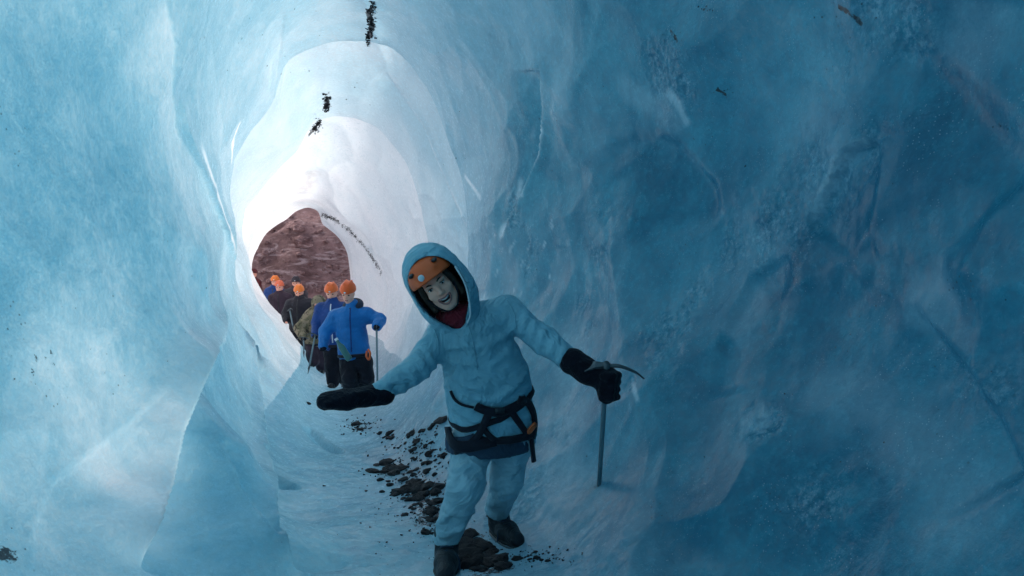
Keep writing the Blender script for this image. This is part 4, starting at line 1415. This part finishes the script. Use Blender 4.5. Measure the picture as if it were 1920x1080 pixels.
    for i in range(14):
        a0, a1 = 2 * math.pi * i / 14, 2 * math.pi * (i + 1) / 14
        c0 = neck + tor * 0.025 + side * 0.062 * math.cos(a0) + frt * (0.070 * math.sin(a0) + 0.01)
        c1 = neck + tor * 0.025 + side * 0.062 * math.cos(a1) + frt * (0.070 * math.sin(a1) + 0.01)
        g.cone(c0, c1, 0.036, 0.036, 0.012)
    g.cone(neck + frt * 0.05 + tor * 0.02, neck + frt * 0.06 - tor * 0.05, 0.06, 0.05, 0.02)
    g.wrinkle(0.010, 22, 3)
    g.mesh('scarf', M['scarf'], root, 1)

    # ---- hood: a thick-edged shell round helmet and face, open to the front
    def hood_field(hh, grow=0.0):
        g = Field.box(np.array(HC) - 0.30, np.array(HC) + 0.30, hh)
        g.ell(at(-0.010, -0.045, 0.035), (0.145 + grow, 0.168 + grow, 0.172 + grow), A, 0)
        g.ell(at(-0.010, -0.03, -0.06), (0.144 + grow, 0.16 + grow, 0.16 + grow), A, 0.05)
        g.cone(at(0, -0.03, -0.09), neck, 0.135 + grow, 0.125 + grow, 0.06)
        return g
    g = hood_field(0.0075)
    g.wrinkle(0.010, 9, 44)
    inner = hood_field(0.0075, -0.015)
    cut = Field(*g.ax)
    cut.ell(at(0.002, 0.14, -0.002), (0.146, 0.20, 0.166), A, 0)
    cut.cone(at(0, 0.14, -0.08), P(852, 588, 3.12), 0.115, 0.085, 0.03)
    cut.cone(P(842, 578, 3.20), P(857, 606, 3.22), 0.105, 0.055, 0.02)
    g.f = np.maximum(np.maximum(g.f, -inner.f), -cut.f)
    hood = g.mesh('hood', M['jacket'], root, 2)
    g = hood_field(0.009, -0.0165)
    inn = hood_field(0.009, -0.028)
    cut2 = Field(*g.ax)
    cut2.ell(at(0.002, 0.14, -0.002), (0.150, 0.20, 0.170), A, 0)
    cut2.cone(at(0, 0.14, -0.08), P(852, 588, 3.12), 0.115, 0.085, 0.03)
    cut2.cone(P(842, 578, 3.20), P(857, 606, 3.22), 0.110, 0.060, 0.02)
    g.f = np.maximum(np.maximum(g.f, -inn.f), -cut2.f)
    kid(g.mesh('hood_lining', M['lining'], None, 1), hood)

    # ---- anorak
    f = Field.box(lo, hi, 0.0105)
    hem = P(927, 806, 3.50)
    f.cone(chest + tor * 0.005 + side * 0.005, P(914, 715, 3.45), 0.186, 0.210, 0.06, flat=(frt, 0.70))
    f.cone(P(914, 715, 3.45), hem, 0.210, 0.228, 0.06, flat=(frt, 0.66))
    f.cone(chest + tor * 0.02, neck - tor * 0.01, 0.15, 0.105, 0.06)
    for s_, e_, w_ in ((rs, re, rw), (ls, le, lw)):
        f.cone(neck.lerp(chest, 0.55), s_, 0.105, 0.080, 0.05)
        f.cone(s_, e_, 0.080, 0.065, 0.04)
        f.cone(e_, w_, 0.065, 0.048, 0.03)
    # folds: soft ridges laid on the cloth, radiating from armpits and elbows and sagging over the belt
    base = f.tree()

    def fold(tr_, x0, y0, x1, y1, r=0.016, sag=0.0):
        o = Vector((0, 0, CAM_Z)); prev = None
        for i in range(7):
            t = i / 6
            x, y = x0 + (x1 - x0) * t, y0 + (y1 - y0) * t + sag * 4 * t * (1 - t)
            d_ = (P(x, y, 1.0) - o).normalized()
            h_ = tr_.ray_cast(o, d_)
            if h_[0] is None or h_[3] > 4.6: prev = None; continue
            rr = 1.35 * r * (0.25 + 0.75 * math.sin(math.pi * (0.12 + 0.76 * t)))
            p1 = h_[0] + d_ * rr * 0.30
            if prev is not None and (p1 - prev[0]).length < 0.12: f.cone(prev[0], p1, prev[1], rr, 0.010)
            prev = (p1, rr)
    for q in ((835, 655, 905, 650, 0.014, -4), (828, 668, 890, 684, 0.015, 3), (818, 680, 868, 712, 0.013, 4), (800, 660, 822, 700, 0.014, 0), (780, 668, 806, 712, 0.013, 0),
              (762, 690, 790, 730, 0.014, 0), (742, 706, 764, 744, 0.012, 0), (722, 720, 742, 752, 0.012, 0), (955, 618, 905, 648, 0.015, 5), (962, 640, 915, 690, 0.014, 6),
              (968, 600, 940, 640, 0.014, 0), (985, 590, 975, 640, 0.013, 0), (1003, 606, 992, 650, 0.013, 0), (1022, 618, 1008, 662, 0.014, 0), (1045, 632, 1028, 674, 0.013, 0), (1062, 652, 1046, 690, 0.011, 0),
              (848, 705, 925, 735, 0.014, 6), (860, 728, 935, 752, 0.016, 6), (985, 700, 925, 748, 0.013, 6), (990, 725, 950, 752, 0.013, 4), (850, 765, 915, 790, 0.014, 6), (855, 790, 905, 806, 0.012, 4),
              (875, 612, 915, 655, 0.010, 0), (900, 655, 960, 665, 0.010, 8), (935, 780, 975, 800, 0.012, 4)):
        fold(base, *q)
    f.wrinkle(0.010, 4.0, 71, (1.0, 1.0, 1.6), 2)
    f.wrinkle(0.004, 9.0, 73, (1.5, 1.0, 0.9), 2)
    f.wrinkle(0.0025, 18.0, 72, (1.2, 1.0, 1.6), 2)
    # the V of the open collar
    f.cone(P(842, 576, 3.22), P(857, 604, 3.22), 0.115, 0.052, 0.012, 'cut')
    f.cone(neck + tor * 0.14 + frt * 0.02, neck + tor * 0.01 + frt * 0.03, 0.095, 0.085, 0.012, 'cut')
    hem_n = -(tor * 0.85 + side * 0.58)
    f.half(hem, hem_n, 0.008)
    jk = f.mesh('jacket', M['jacket'], root, 1)
    tree = BVHTree.FromPolygons([v.co[:] for v in jk.data.vertices], [p.vertices[:] for p in jk.data.polygons])

    # ---- trousers
    f = Field.box(lo, hi, 0.0105)
    f.ell(pelvis - tor * 0.01, (0.168, 0.14, 0.15), (side, frt, tor), 0.04)
    f.cone(pelvis, rh, 0.13, 0.118, 0.05)
    f.cone(pelvis, lh, 0.13, 0.12, 0.05)
    f.cone(rh, rk, 0.104, 0.088, 0.04)
    f.cone(rk, ra, 0.088, 0.066, 0.03)
    f.cone(lh, lk, 0.100, 0.085, 0.04)
    f.cone(lk, la, 0.085, 0.072, 0.03)
    base = f.tree()
    for q in ((842, 878, 902, 862, 0.012, 6), (846, 926, 894, 900, 0.013, 5), (832, 950, 886, 958, 0.016, 9), (822, 985, 850, 958, 0.014, 0), (826, 1002, 868, 984, 0.013, 4),
              (925, 868, 978, 892, 0.012, 4), (918, 930, 985, 905, 0.015, 5), (908, 946, 950, 930, 0.016, 4), (885, 850, 908, 905, 0.011, 0), (962, 845, 972, 900, 0.010, 0), (870, 885, 880, 940, 0.010, 0)):
        fold(base, *q)
    f.wrinkle(0.014, 4.0, 83, (1.6, 1.0, 0.7), 2)
    f.wrinkle(0.005, 10.0, 85, (0.8, 1.0, 1.5), 2)
    f.wrinkle(0.0025, 18.0, 84)
    dl = (la - lk).normalized(); dr = (ra - rk).normalized()
    fr = f.f
    f.half(la + dl * 0.055, dl, 0.006)
    f.half(ra + dr * 0.045, dr, 0.006)
    tro = f.mesh('trousers', M['trousers'], root, 1)
    ttree = BVHTree.FromPolygons([v.co[:] for v in tro.data.vertices], [p.vertices[:] for p in tro.data.polygons])

    # ---- quilted mid-layer showing under the hem
    f = Field.box(np.array(pelvis) - 0.32, np.array(pelvis) + 0.32, 0.009)
    f.cone(pelvis + tor * 0.05, P(919, 824, 3.52), 0.205, 0.234, 0.03, flat=(frt, 0.66))
    near = np.where(np.abs(f.f) < 0.05)
    p_ = np.stack([f.ax[i][near[i]] for i in range(3)], 1) - np.array(pelvis)
    an = np.arctan2(p_ @ np.array(frt), p_ @ np.array(side))
    f.f[near] -= 0.006 * np.abs(np.sin(an * 17))
    f.half(pelvis - tor * 0.145 + side * 0.0, -(tor * 0.94 + side * 0.36), 0.006)
    f.half(pelvis + tor * 0.04, tor, 0.006)
    qh = f.mesh('quilted_hem', M['fleece'], root, 1)
    qtree = BVHTree.FromPolygons([v.co[:] for v in qh.data.vertices], [p.vertices[:] for p in qh.data.polygons])

    # ---- climbing harness: bands laid over the cloth
    hs = bpy.data.objects.new('harness', None)
    COL.objects.link(hs); hs.parent = root
    hs.matrix_parent_inverse = Matrix.Translation(root.location).inverted()

    def lay(px, py, off):
        o = Vector((0, 0, CAM_Z)); d_ = (P(px, py, 1.0) - o).normalized()
        best = None
        for t_ in (tree, ttree, qtree):
            h_ = t_.ray_cast(o, d_)
            if h_[0] is not None and (best is None or h_[3] < best[3]): best = h_
        if best is None or best[3] > 4.0: return None
        return best[0] - d_ * off

    def band(name, line, width, mat, off=0.014, th=0.006):
        q = []
        for (x0, y0), (x1, y1) in zip(line[:-1], line[1:]):
            m = max(2, int(math.hypot(x1 - x0, y1 - y0) / 6))
            q += [(x0 + (x1 - x0) * i / m, y0 + (y1 - y0) * i / m) for i in range(m)]
        q.append(line[-1])
        pts = [lay(x, y, off) for x, y in q]
        last = next((p for p in pts if p is not None), P(line[0][0], line[0][1], 3.3))
        for i in range(len(pts)):
            if pts[i] is None or abs(pts[i].y - last.y) > 0.14: pts[i] = P(q[i][0], q[i][1], last.y)
            last = pts[i]
        for _ in range(2):
            pts = [pts[0]] + [(pts[i - 1] + pts[i] * 2 + pts[i + 1]) / 4 for i in range(1, len(pts) - 1)] + [pts[-1]]
        V, F = [], []
        for i, p in enumerate(pts):
            t = (pts[min(i + 1, len(pts) - 1)] - pts[max(i - 1, 0)]).normalized()
            n_ = Vector((p.x - pelvis.x, p.y - pelvis.y - 0.06, 0)).normalized()
            w_ = t.cross(n_).normalized()
            for a, b in ((-1, 0), (-0.8, 1), (0.8, 1), (1, 0), (0.8, -1), (-0.8, -1)):
                V.append(p + w_ * a * width / 2 + n_ * b * th)
        for i in range(len(pts) - 1):
            for k in range(6):
                F.append((i * 6 + k, i * 6 + (k + 1) % 6, i * 6 + 6 + (k + 1) % 6, i * 6 + 6 + k))
        F += [tuple(range(5, -1, -1)), tuple(range((len(pts) - 1) * 6, len(pts) * 6))]
        return kid(mesh_from(name, V, F, mat), hs)
    W = M['webbing']
    # waist belt, all the way round
    ring, bc = [], P(926, 752, 3.50)
    bn = (tor + frt * 0.14 - side * 0.02).normalized()
    bs = (side - bn * side.dot(bn)).normalized(); bf = bn.cross(bs)
    for i in range(49):
        a = 2 * math.pi * i / 48
        dr_ = bs * math.cos(a) + bf * math.sin(a)
        h_ = tree.ray_cast(bc + dr_ * 0.6, -dr_)
        ring.append((h_[0] if h_[0] is not None else bc + dr_ * 0.2, dr_))
    V, F = [], []
    for p, dr_ in ring:
        wd = 0.017 + 0.008 * max(0, dr_.dot(-frt) * -1) if False else 0.016
        for a, b in ((-1, 0.002), (-0.8, 0.013), (0.8, 0.013), (1, 0.002), (0, -0.01)):
            V.append(p + bn * a * wd + dr_ * b)
    for i in range(48):
        for k in range(5):
            F.append((i * 5 + k, i * 5 + (k + 1) % 5, i * 5 + 5 + (k + 1) % 5, i * 5 + 5 + k))
    kid(mesh_from('waist_belt', V, F, W), hs)
    band('belt_padding', [(892, 762), (912, 771), (938, 775), (962, 764), (985, 748)], 0.045, W, 0.012, 0.009)
    band('leg_loop', [(916, 776), (906, 800), (893, 822), (876, 838), (852, 846)], 0.040, W)
    band('leg_loop', [(839, 800), (843, 822), (854, 838), (880, 838), (905, 832), (930, 826)], 0.060, W, 0.016, 0.008)
    band('leg_loop', [(905, 800), (914, 815), (930, 826)], 0.030, W)
    band('leg_loop', [(955, 766), (966, 782), (980, 802), (994, 822)], 0.036, W)
    band('leg_loop', [(930, 826), (952, 826), (975, 822), (996, 816)], 0.042, W, 0.016, 0.008)
    band('leg_loop', [(972, 750), (990, 752), (1001, 775), (1004, 800), (998, 822)], 0.044, W, 0.016, 0.008)
    band('hanging_strap', [(996, 815), (998, 838), (1001, 866)], 0.036, W, 0.02, 0.007)
    band('gear_loop', [(845, 733), (850, 748), (866, 760), (888, 764)], 0.013, W, 0.010, 0.006)
    band('buckle', [(928, 770), (946, 769)], 0.030, M['dark'], 0.022, 0.006)
    c0 = lay(996, 802, 0.035) or P(996, 802, 3.3)
    kid(tube('carabiner', bez([c0 + Vector((0.022, 0, 0.024)), c0 + Vector((0.0, -0.01, 0.006)), c0 + Vector((-0.02, 0, -0.022)), c0 + Vector((-0.006, 0.0, -0.022)), c0 + Vector((0.022, 0, 0.014))], 5), 0.009, M['carab'], None, 8), hs)
    # ---- zip and seams
    def seam(name, line, r, mat, off=0.004):
        q = []
        for (x0, y0), (x1, y1) in zip(line[:-1], line[1:]):
            m = max(2, int(math.hypot(x1 - x0, y1 - y0) / 6))
            q += [lay(x0 + (x1 - x0) * i / m, y0 + (y1 - y0) * i / m, off) for i in range(m)]
        q = [p for p in q if p is not None]
        if len(q) > 2: kid(tube(name, q, r, mat, None, 6), jk)
    zt = at(-0.118, 0.075, -0.02)
    kid(tube('zip', bez([at(-0.128, 0.088, 0.03), at(-0.120, 0.088, -0.05), at(-0.098, 0.085, -0.115), P(882, 588, 3.215), P(876, 606, 3.215)], 6), 0.0045, M['trim'], None, 6), jk)
    seam('seam', [(876, 606), (884, 628), (890, 660), (896, 700)], 0.0035, M['jacket'])
    seam('seam', [(812, 612), (822, 640), (822, 672)], 0.0035, M['jacket'])
    seam('seam', [(945, 548), (965, 590), (968, 622)], 0.0035, M['jacket'])

    # ---- mittens
    g = Field.box(np.minimum(rw, rtip) - 0.12, np.maximum(rw, rtip) + 0.12, 0.0075)
    g.cone(rw - dv * 0.035, rw + dv * 0.05, 0.064, 0.050, 0.02, flat=(nrm, 0.80))
    g.cone(rw + dv * 0.05, rw + dv * 0.15, 0.050, 0.056, 0.03, flat=(nrm, 0.66))
    g.cone(rw + dv * 0.15, rtip - dv * 0.035, 0.056, 0.045, 0.03, flat=(nrm, 0.66))
    for i in range(4):                                      # four fingers pressing through the fleece
        o = rw + dv * 0.13 + sd * (0.036 - 0.024 * i) + nrm * 0.014
        g.cone(o, o + dv * (0.105, 0.125, 0.13, 0.115)[i], 0.019, 0.015, 0.010)
    g.cone(rw + dv * 0.045 + nrm * 0.02 - sd * 0.02, rw + dv * 0.12 + nrm * 0.045 - sd * 0.045, 0.022, 0.017, 0.014)    # thumb
    g.wrinkle(0.006, 18, 6)
    g.mesh('mitten', M['mitten'], root, 1)
    dl_ = (fist - lw).normalized()
    shaft_dir = (P(1137, 690, 3.17) - P(1123, 920, 3.19)).normalized()
    g = Field.box(np.minimum(lw, fist) - 0.16, np.maximum(lw, fist) + 0.16, 0.0075)
    g.cone(lw - dl_ * 0.03, lw + dl_ * 0.06, 0.066, 0.056, 0.02)
    g.cone(lw + dl_ * 0.05, fist + Vector((0.0, 0, 0.02)), 0.056, 0.052, 0.03)
    g.cone(fist + shaft_dir * 0.035, fist - shaft_dir * 0.045, 0.050, 0.044, 0.03)
    for i in range(4):                                      # fingers wrapped round the shaft
        c = fist + shaft_dir * (0.050 - 0.034 * i)
        g.cone(c + Vector((0.045, -0.012, 0)), c + Vector((0.012, -0.052, -0.002)), 0.019, 0.018, 0.006)
        g.cone(c + Vector((0.012, -0.052, 0)), c + Vector((-0.030, -0.042, -0.004)), 0.018, 0.016, 0.006)
    g.cone(fist + shaft_dir * 0.06 + Vector((-0.02, -0.02, 0)), fist + shaft_dir * 0.03 + Vector((-0.01, -0.062, 0)), 0.020, 0.016, 0.008)
    g.wrinkle(0.005, 18, 8)
    g.mesh('mitten', M['mitten'], root, 1)

    # ---- boots
    rz, lz = fz(ra), fz(la)
    hl = Vector((ra.x - 0.005, ra.y + 0.03, rz)); boot(root, hl, hl + Vector((0.02, -0.25, -0.0)), Vector((ra.x, ra.y, ra.z - 0.02)), 0.009, 1.2)
    hl = Vector((la.x + 0.0, la.y + 0.02, lz)); boot(root, hl, hl + Vector((0.115, -0.22, 0.0)), Vector((la.x, la.y, la.z - 0.02)), 0.009, 1.2)
    for a_, z_, tx in ((ra, rz, 0.02), (la, lz, 0.115)):
        for i in range(4):
            c = Vector((a_.x + tx * (0.30 + 0.12 * i), a_.y - 0.085 - 0.022 * i, z_ + 0.128 - 0.016 * i))
            tube('lace', [c + Vector((-0.034, 0.012, -0.006)), c + Vector((0, -0.004, 0.006)), c + Vector((0.034, 0.012, -0.006))], 0.004, M['fleece'], root, 5)
    # crampons strapped under both boots
    for a_, z_, tx, y0 in ((ra, rz, 0.02, 0.03), (la, lz, 0.115, 0.02)):
        hl = Vector((a_.x, a_.y + y0, z_ + 0.008))
        dv_ = Vector((tx, -0.235, 0)); n_ = dv_.normalized(); s_ = Vector((-n_.y, n_.x, 0))
        rim = [hl - n_ * 0.04 + s_ * 0.0, hl + s_ * 0.045, hl + dv_ * 0.45 + s_ * 0.062, hl + dv_ * 0.9 + s_ * 0.05, hl + dv_ * 1.12, hl + dv_ * 0.9 - s_ * 0.05, hl + dv_ * 0.45 - s_ * 0.062, hl - s_ * 0.045, hl - n_ * 0.04]
        cr_ = tube('crampon', bez(rim, 4), 0.006, M['steel'], root, 6)
        for q in (rim[1], rim[2], rim[3], rim[5], rim[6], rim[7], rim[4]):
            kid(tube('point', [q, q + Vector((0, 0, -0.02))], [0.007, 0.002], M['steel'], None, 5), cr_)
        kid(tube('strap', bez([hl + dv_ * 0.55 + s_ * 0.064, hl + dv_ * 0.52 + s_ * 0.05 + Vector((0, 0, 0.07)), hl + dv_ * 0.5 + Vector((0, 0, 0.098)), hl + dv_ * 0.52 - s_ * 0.05 + Vector((0, 0, 0.07)), hl + dv_ * 0.55 - s_ * 0.064], 5), 0.008, M['fleece'], None, 6, 0.5), cr_)
    # the axe she leans on
    hit_p = hit(1122, 925)[0]
    top = P(1137, 686, 3.15)
    tip = P(1121, 945, hit_p.y + 0.16)
    ice_axe(top, tip, (0.93, -0.15, -0.1), 'ice axe with curved steel pick under the leader\'s black mitten', None, 0.95, 0.018)


leader()
# ------------------------------------------------------------------ STONES
def stone_meshes(n, mat, seed):
    out = []
    for i in range(n):
        bm = bmesh.new()
        bmesh.ops.create_icosphere(bm, subdivisions=2, radius=1.0)
        v = np.array([x.co[:] for x in bm.verts])
        f1_, f2_, id_ = worley(v * 1.1 + seed + i * 7.3, seed + i)
        s_ = 0.62 + 0.75 * f1_ + 0.3 * fbm(v * 1.3 + i * 3.1, 3, seed + i)
        sc = np.array([1.0, 0.75 + 0.25 * random.random(), 0.55 + 0.2 * random.random()])
        for x, c, k in zip(bm.verts, v, s_): x.co = Vector(c * k * sc)
        me = bpy.data.meshes.new('stone')
        bm.to_mesh(me); bm.free()
        me.materials.append(mat)
        out.append(me)
    return out


def dark_stone_material():
    k = NT('dark_basalt')
    co = k.coord()
    n = k.noise(co, 2.2, 5, 0.65)
    n2 = k.noise(co, 9.0, 4, 0.7)
    c = k.mix(k.ramp(n, 0.35, 0.65), (0.006, 0.006, 0.009), (0.022, 0.015, 0.019))
    c = k.mix(k.ramp(n2, 0.58, 0.75), c, (0.042, 0.034, 0.040))
    return k.done(k.principled(c, 0.7, k.bump(n2, 0.6, 0.15), Specular_IOR_Level=0.4))


DARK = dark_stone_material()
STONES = stone_meshes(8, DARK, 3)


def put_stone(px, py, wpx, label, group, name='stone', meshes=STONES):
    p, n = hit(px, py)
    r = wpx * 0.62 * p.y / FPX
    o = bpy.data.objects.new(name, random.choice(meshes))
    COL.objects.link(o)
    nz = (n + Vector((0, 0, 1))).normalized()
    o.location = p + nz * r * 0.18
    rot = nz.to_track_quat('Z', 'Y').to_matrix().to_4x4() @ Matrix.Rotation(random.uniform(0, 6.28), 4, 'Z')
    o.rotation_euler = rot.to_euler()
    k = random.uniform(0.85, 1.15)
    o.scale = (r * k, r * k, r * random.uniform(0.42, 0.72))
    tag(o, label, 'stone', group)
    return o


CL = [  # centre, spread, count, size range, label, group
    ((740, 882), (28, 14), 22, (9, 28), 'dark stone lying in the loose patch left of the leader\'s thigh', 'stones left of the leader'),
    ((785, 925), (30, 26), 46, (10, 30), 'dark stone in the heap left of the leader\'s knee', 'stones in the heap beside the leader'),
    ((806, 965), (14, 22), 12, (9, 20), 'dark stone trailing from the heap down to the leader\'s near boot', 'stones trailing to the near boot'),
    ((893, 1040), (30, 34), 52, (12, 34), 'dark stone in the pile between the leader\'s boots', 'stones between the boots'),
    ((815, 860), (22, 26), 14, (7, 18), 'small dark stone scattered beside the leader\'s harness', 'stones beside the harness'),
    ((770, 838), (26, 14), 10, (7, 18), 'small dark stone scattered on the ice below the leader\'s sleeve', 'stones below the sleeve'),
    ((726, 815), (14, 7), 7, (8, 20), 'brown stone in the small cluster under the leader\'s sleeve', 'stones under the sleeve'),
    ((672, 800), (16, 7), 8, (6, 15), 'small stone of the cluster below the outstretched mitten', 'stones below the mitten'),
    ((786, 810), (24, 7), 9, (6, 15), 'small dark stone in the slanting row behind the leader\'s hip', 'stones in the slanting row'),
    ((1010, 1045), (30, 8), 12, (5, 12), 'small stone on the ice right of the leader\'s far boot', 'stones right of the far boot'),
]
for (cx_, cy_), (sx_, sy_), n_, (a_, b_), lab, grp in CL:
    for i in range(n_):
        x, y = cx_ + random.gauss(0, 1) * sx_ * 0.62, cy_ + random.gauss(0, 1) * sy_ * 0.62
        if grp == 'stones between the boots':                       # the pile runs down to the right
            x += (y - 1040) * 0.75
            if y > 1074: y = 1074 - random.random() * 40
        if grp == 'stones in the slanting row': y = cy_ - (x - cx_) * 0.42 + random.gauss(0, 2.5)
        put_stone(x, y, a_ + (b_ - a_) * random.random() ** 1.7, lab, grp)
def own_labels(grp, place, what='stone'):
    """the stones one could point at in a heap get labels of their own"""
    S = [o for o in COL.objects if o.get('group') == grp]
    if len(S) < 4: return
    sx = lambda o: o.location.x / o.location.y
    sz = lambda o: (o.location.z - CAM_Z) / o.location.y
    done = set()
    for key, word in ((lambda o: o.scale[0] / o.location.y, 'largest'), (lambda o: -sx(o), 'leftmost'), (lambda o: sx(o), 'rightmost'), (lambda o: sz(o), 'uppermost'), (lambda o: -sz(o), 'lowest')):
        b_ = max((o for o in S if o.name not in done), key=key)
        done.add(b_.name)
        b_['label'] = '%s %s %s' % (word, what, place)


for c_ in CL:
    own_labels(c_[5], c_[4].split(' ', 2 if c_[4].startswith('small dark') else 1)[1 if not c_[4].startswith('small dark') else 2].replace('stone ', '', 1), 'dark stone')
for x, y, w_, lab in ((797, 1000, 20, 'single flat dark stone on the ice just above the near boot'), (713, 901, 14, 'dark stone at the left tip of the loose patch'),
                      (716, 923, 10, 'small lone dark stone below the loose patch'), (731, 910, 13, 'dark stone just under the loose patch'),
                      (578, 757, 10, 'tiny dark stone left of the outstretched mitten tip'), (828, 790, 22, 'dark flat stone on the ice right behind the leader\'s hip')):
    put_stone(x, y, w_, lab, None)


def grit(name, spots, n, size, mat, label=None):
    """fine grains, joined: nobody could count them"""
    V, F = [], []
    for (cx_, cy_, sx_, sy_) in spots:
        for i in range(n):
            x, y = cx_ + random.gauss(0, 1) * sx_, cy_ + random.gauss(0, 1) * sy_
            if y > 1110: continue
            p, nn = hit(x, y)
            r = random.uniform(*size) * p.y / FPX
            b = len(V)
            q = [Vector((random.uniform(-1, 1), random.uniform(-1, 1), random.uniform(-1, 1))).normalized() for _ in range(3)]
            for u in q: V.append(p + u * r); V.append(p - u * r * random.uniform(0.5, 1))
            for (i0, i1, i2) in ((0, 2, 4), (2, 1, 4), (1, 3, 4), (3, 0, 4), (2, 0, 5), (1, 2, 5), (3, 1, 5), (0, 3, 5)):
                F.append((b + i0, b + i1, b + i2))
    o = mesh_from(name, V, F, mat, None, False)
    tag(o, label, None, None, 'stuff')


grit('loose_grit', [(737, 882, 30, 14), (790, 925, 34, 26), (806, 965, 18, 26), (900, 1040, 40, 34), (815, 860, 30, 30), (770, 838, 34, 16), (672, 800, 20, 9), (1010, 1045, 40, 9), (755, 960, 50, 50)],
     110, (0.8, 4.2), DARK)
grit('frozen_in_grit', [(700, 14, 3, 8), (694, 32, 4, 8), (697, 50, 3, 8), (690, 70, 2, 8), (612, 190, 3, 7), (613, 203, 3, 4), (598, 230, 3, 4), (590, 240, 3, 4)] , 60, (1.0, 4.0), DARK)
grit('seam_grit', [(602 + 114 * t + random.gauss(0, 0.7), 403 + 22 * t + 88 * t * t + random.gauss(0, 1.2), 0.8 + 0.9 * random.random(), 1.0 + 1.5 * random.random()) for t in np.linspace(0.02, 1, 90) if random.random() < 0.45 + 0.5 * math.sin(t * 9) ** 2], 26, (0.3, 1.2), DARK)
grit('dirt_specks', [(1590, 25, 30, 14), (1355, 172, 12, 6), (1885, 236, 12, 4), (1262, 68, 8, 10), (1325, 18, 8, 4), (60, 690, 50, 22), (15, 1040, 22, 18), (230, 560, 120, 80), (1100, 380, 160, 120), (440, 70, 80, 40),
                     (1750, 600, 120, 160), (600, 150, 60, 60), (1020, 250, 120, 90), (1300, 830, 200, 120)], 12, (0.8, 2.4), DARK)

# boulders on the hillside beyond the mouth
def hill_hit(px, py):
    hb = bpy.data.objects['rocky_hillside']
    o = Vector((0, 0, CAM_Z)); d_ = (P(px, py, 1.0) - o).normalized()
    return hb.ray_cast(o + d_ * 19.6, d_)


BR = stone_meshes(6, PALE_ROCK, 40)
spec = [(569, 456, 42, 'round boulder standing out in the middle of the brown hillside'), (563, 430, 24, 'pale boulder near the top of the brown hillside')]
for i in range(110):
    spec.append((random.uniform(478, 655), random.uniform(395, 545), 3.5 + 13 * random.random() ** 3, None))
for x, y, w_, lab in spec:
    ok, p, n, _ = hill_hit(x, y)
    if not ok: continue
    r = w_ * 0.5 * p.y / FPX
    o = bpy.data.objects.new('boulder', random.choice(BR))
    COL.objects.link(o)
    o.location = p + Vector((0, 0, r * 0.1))
    o.rotation_euler = (random.uniform(-0.4, 0.4), random.uniform(-0.4, 0.4), random.uniform(0, 6.28))
    o.scale = (r, r, r * random.uniform(0.8, 1.1))
    tag(o, lab or 'stone lying on the brown hillside beyond the tunnel mouth', 'boulder', None if lab else 'stones on the hillside')
own_labels('stones on the hillside', 'of those lying on the brown hillside', 'stone')
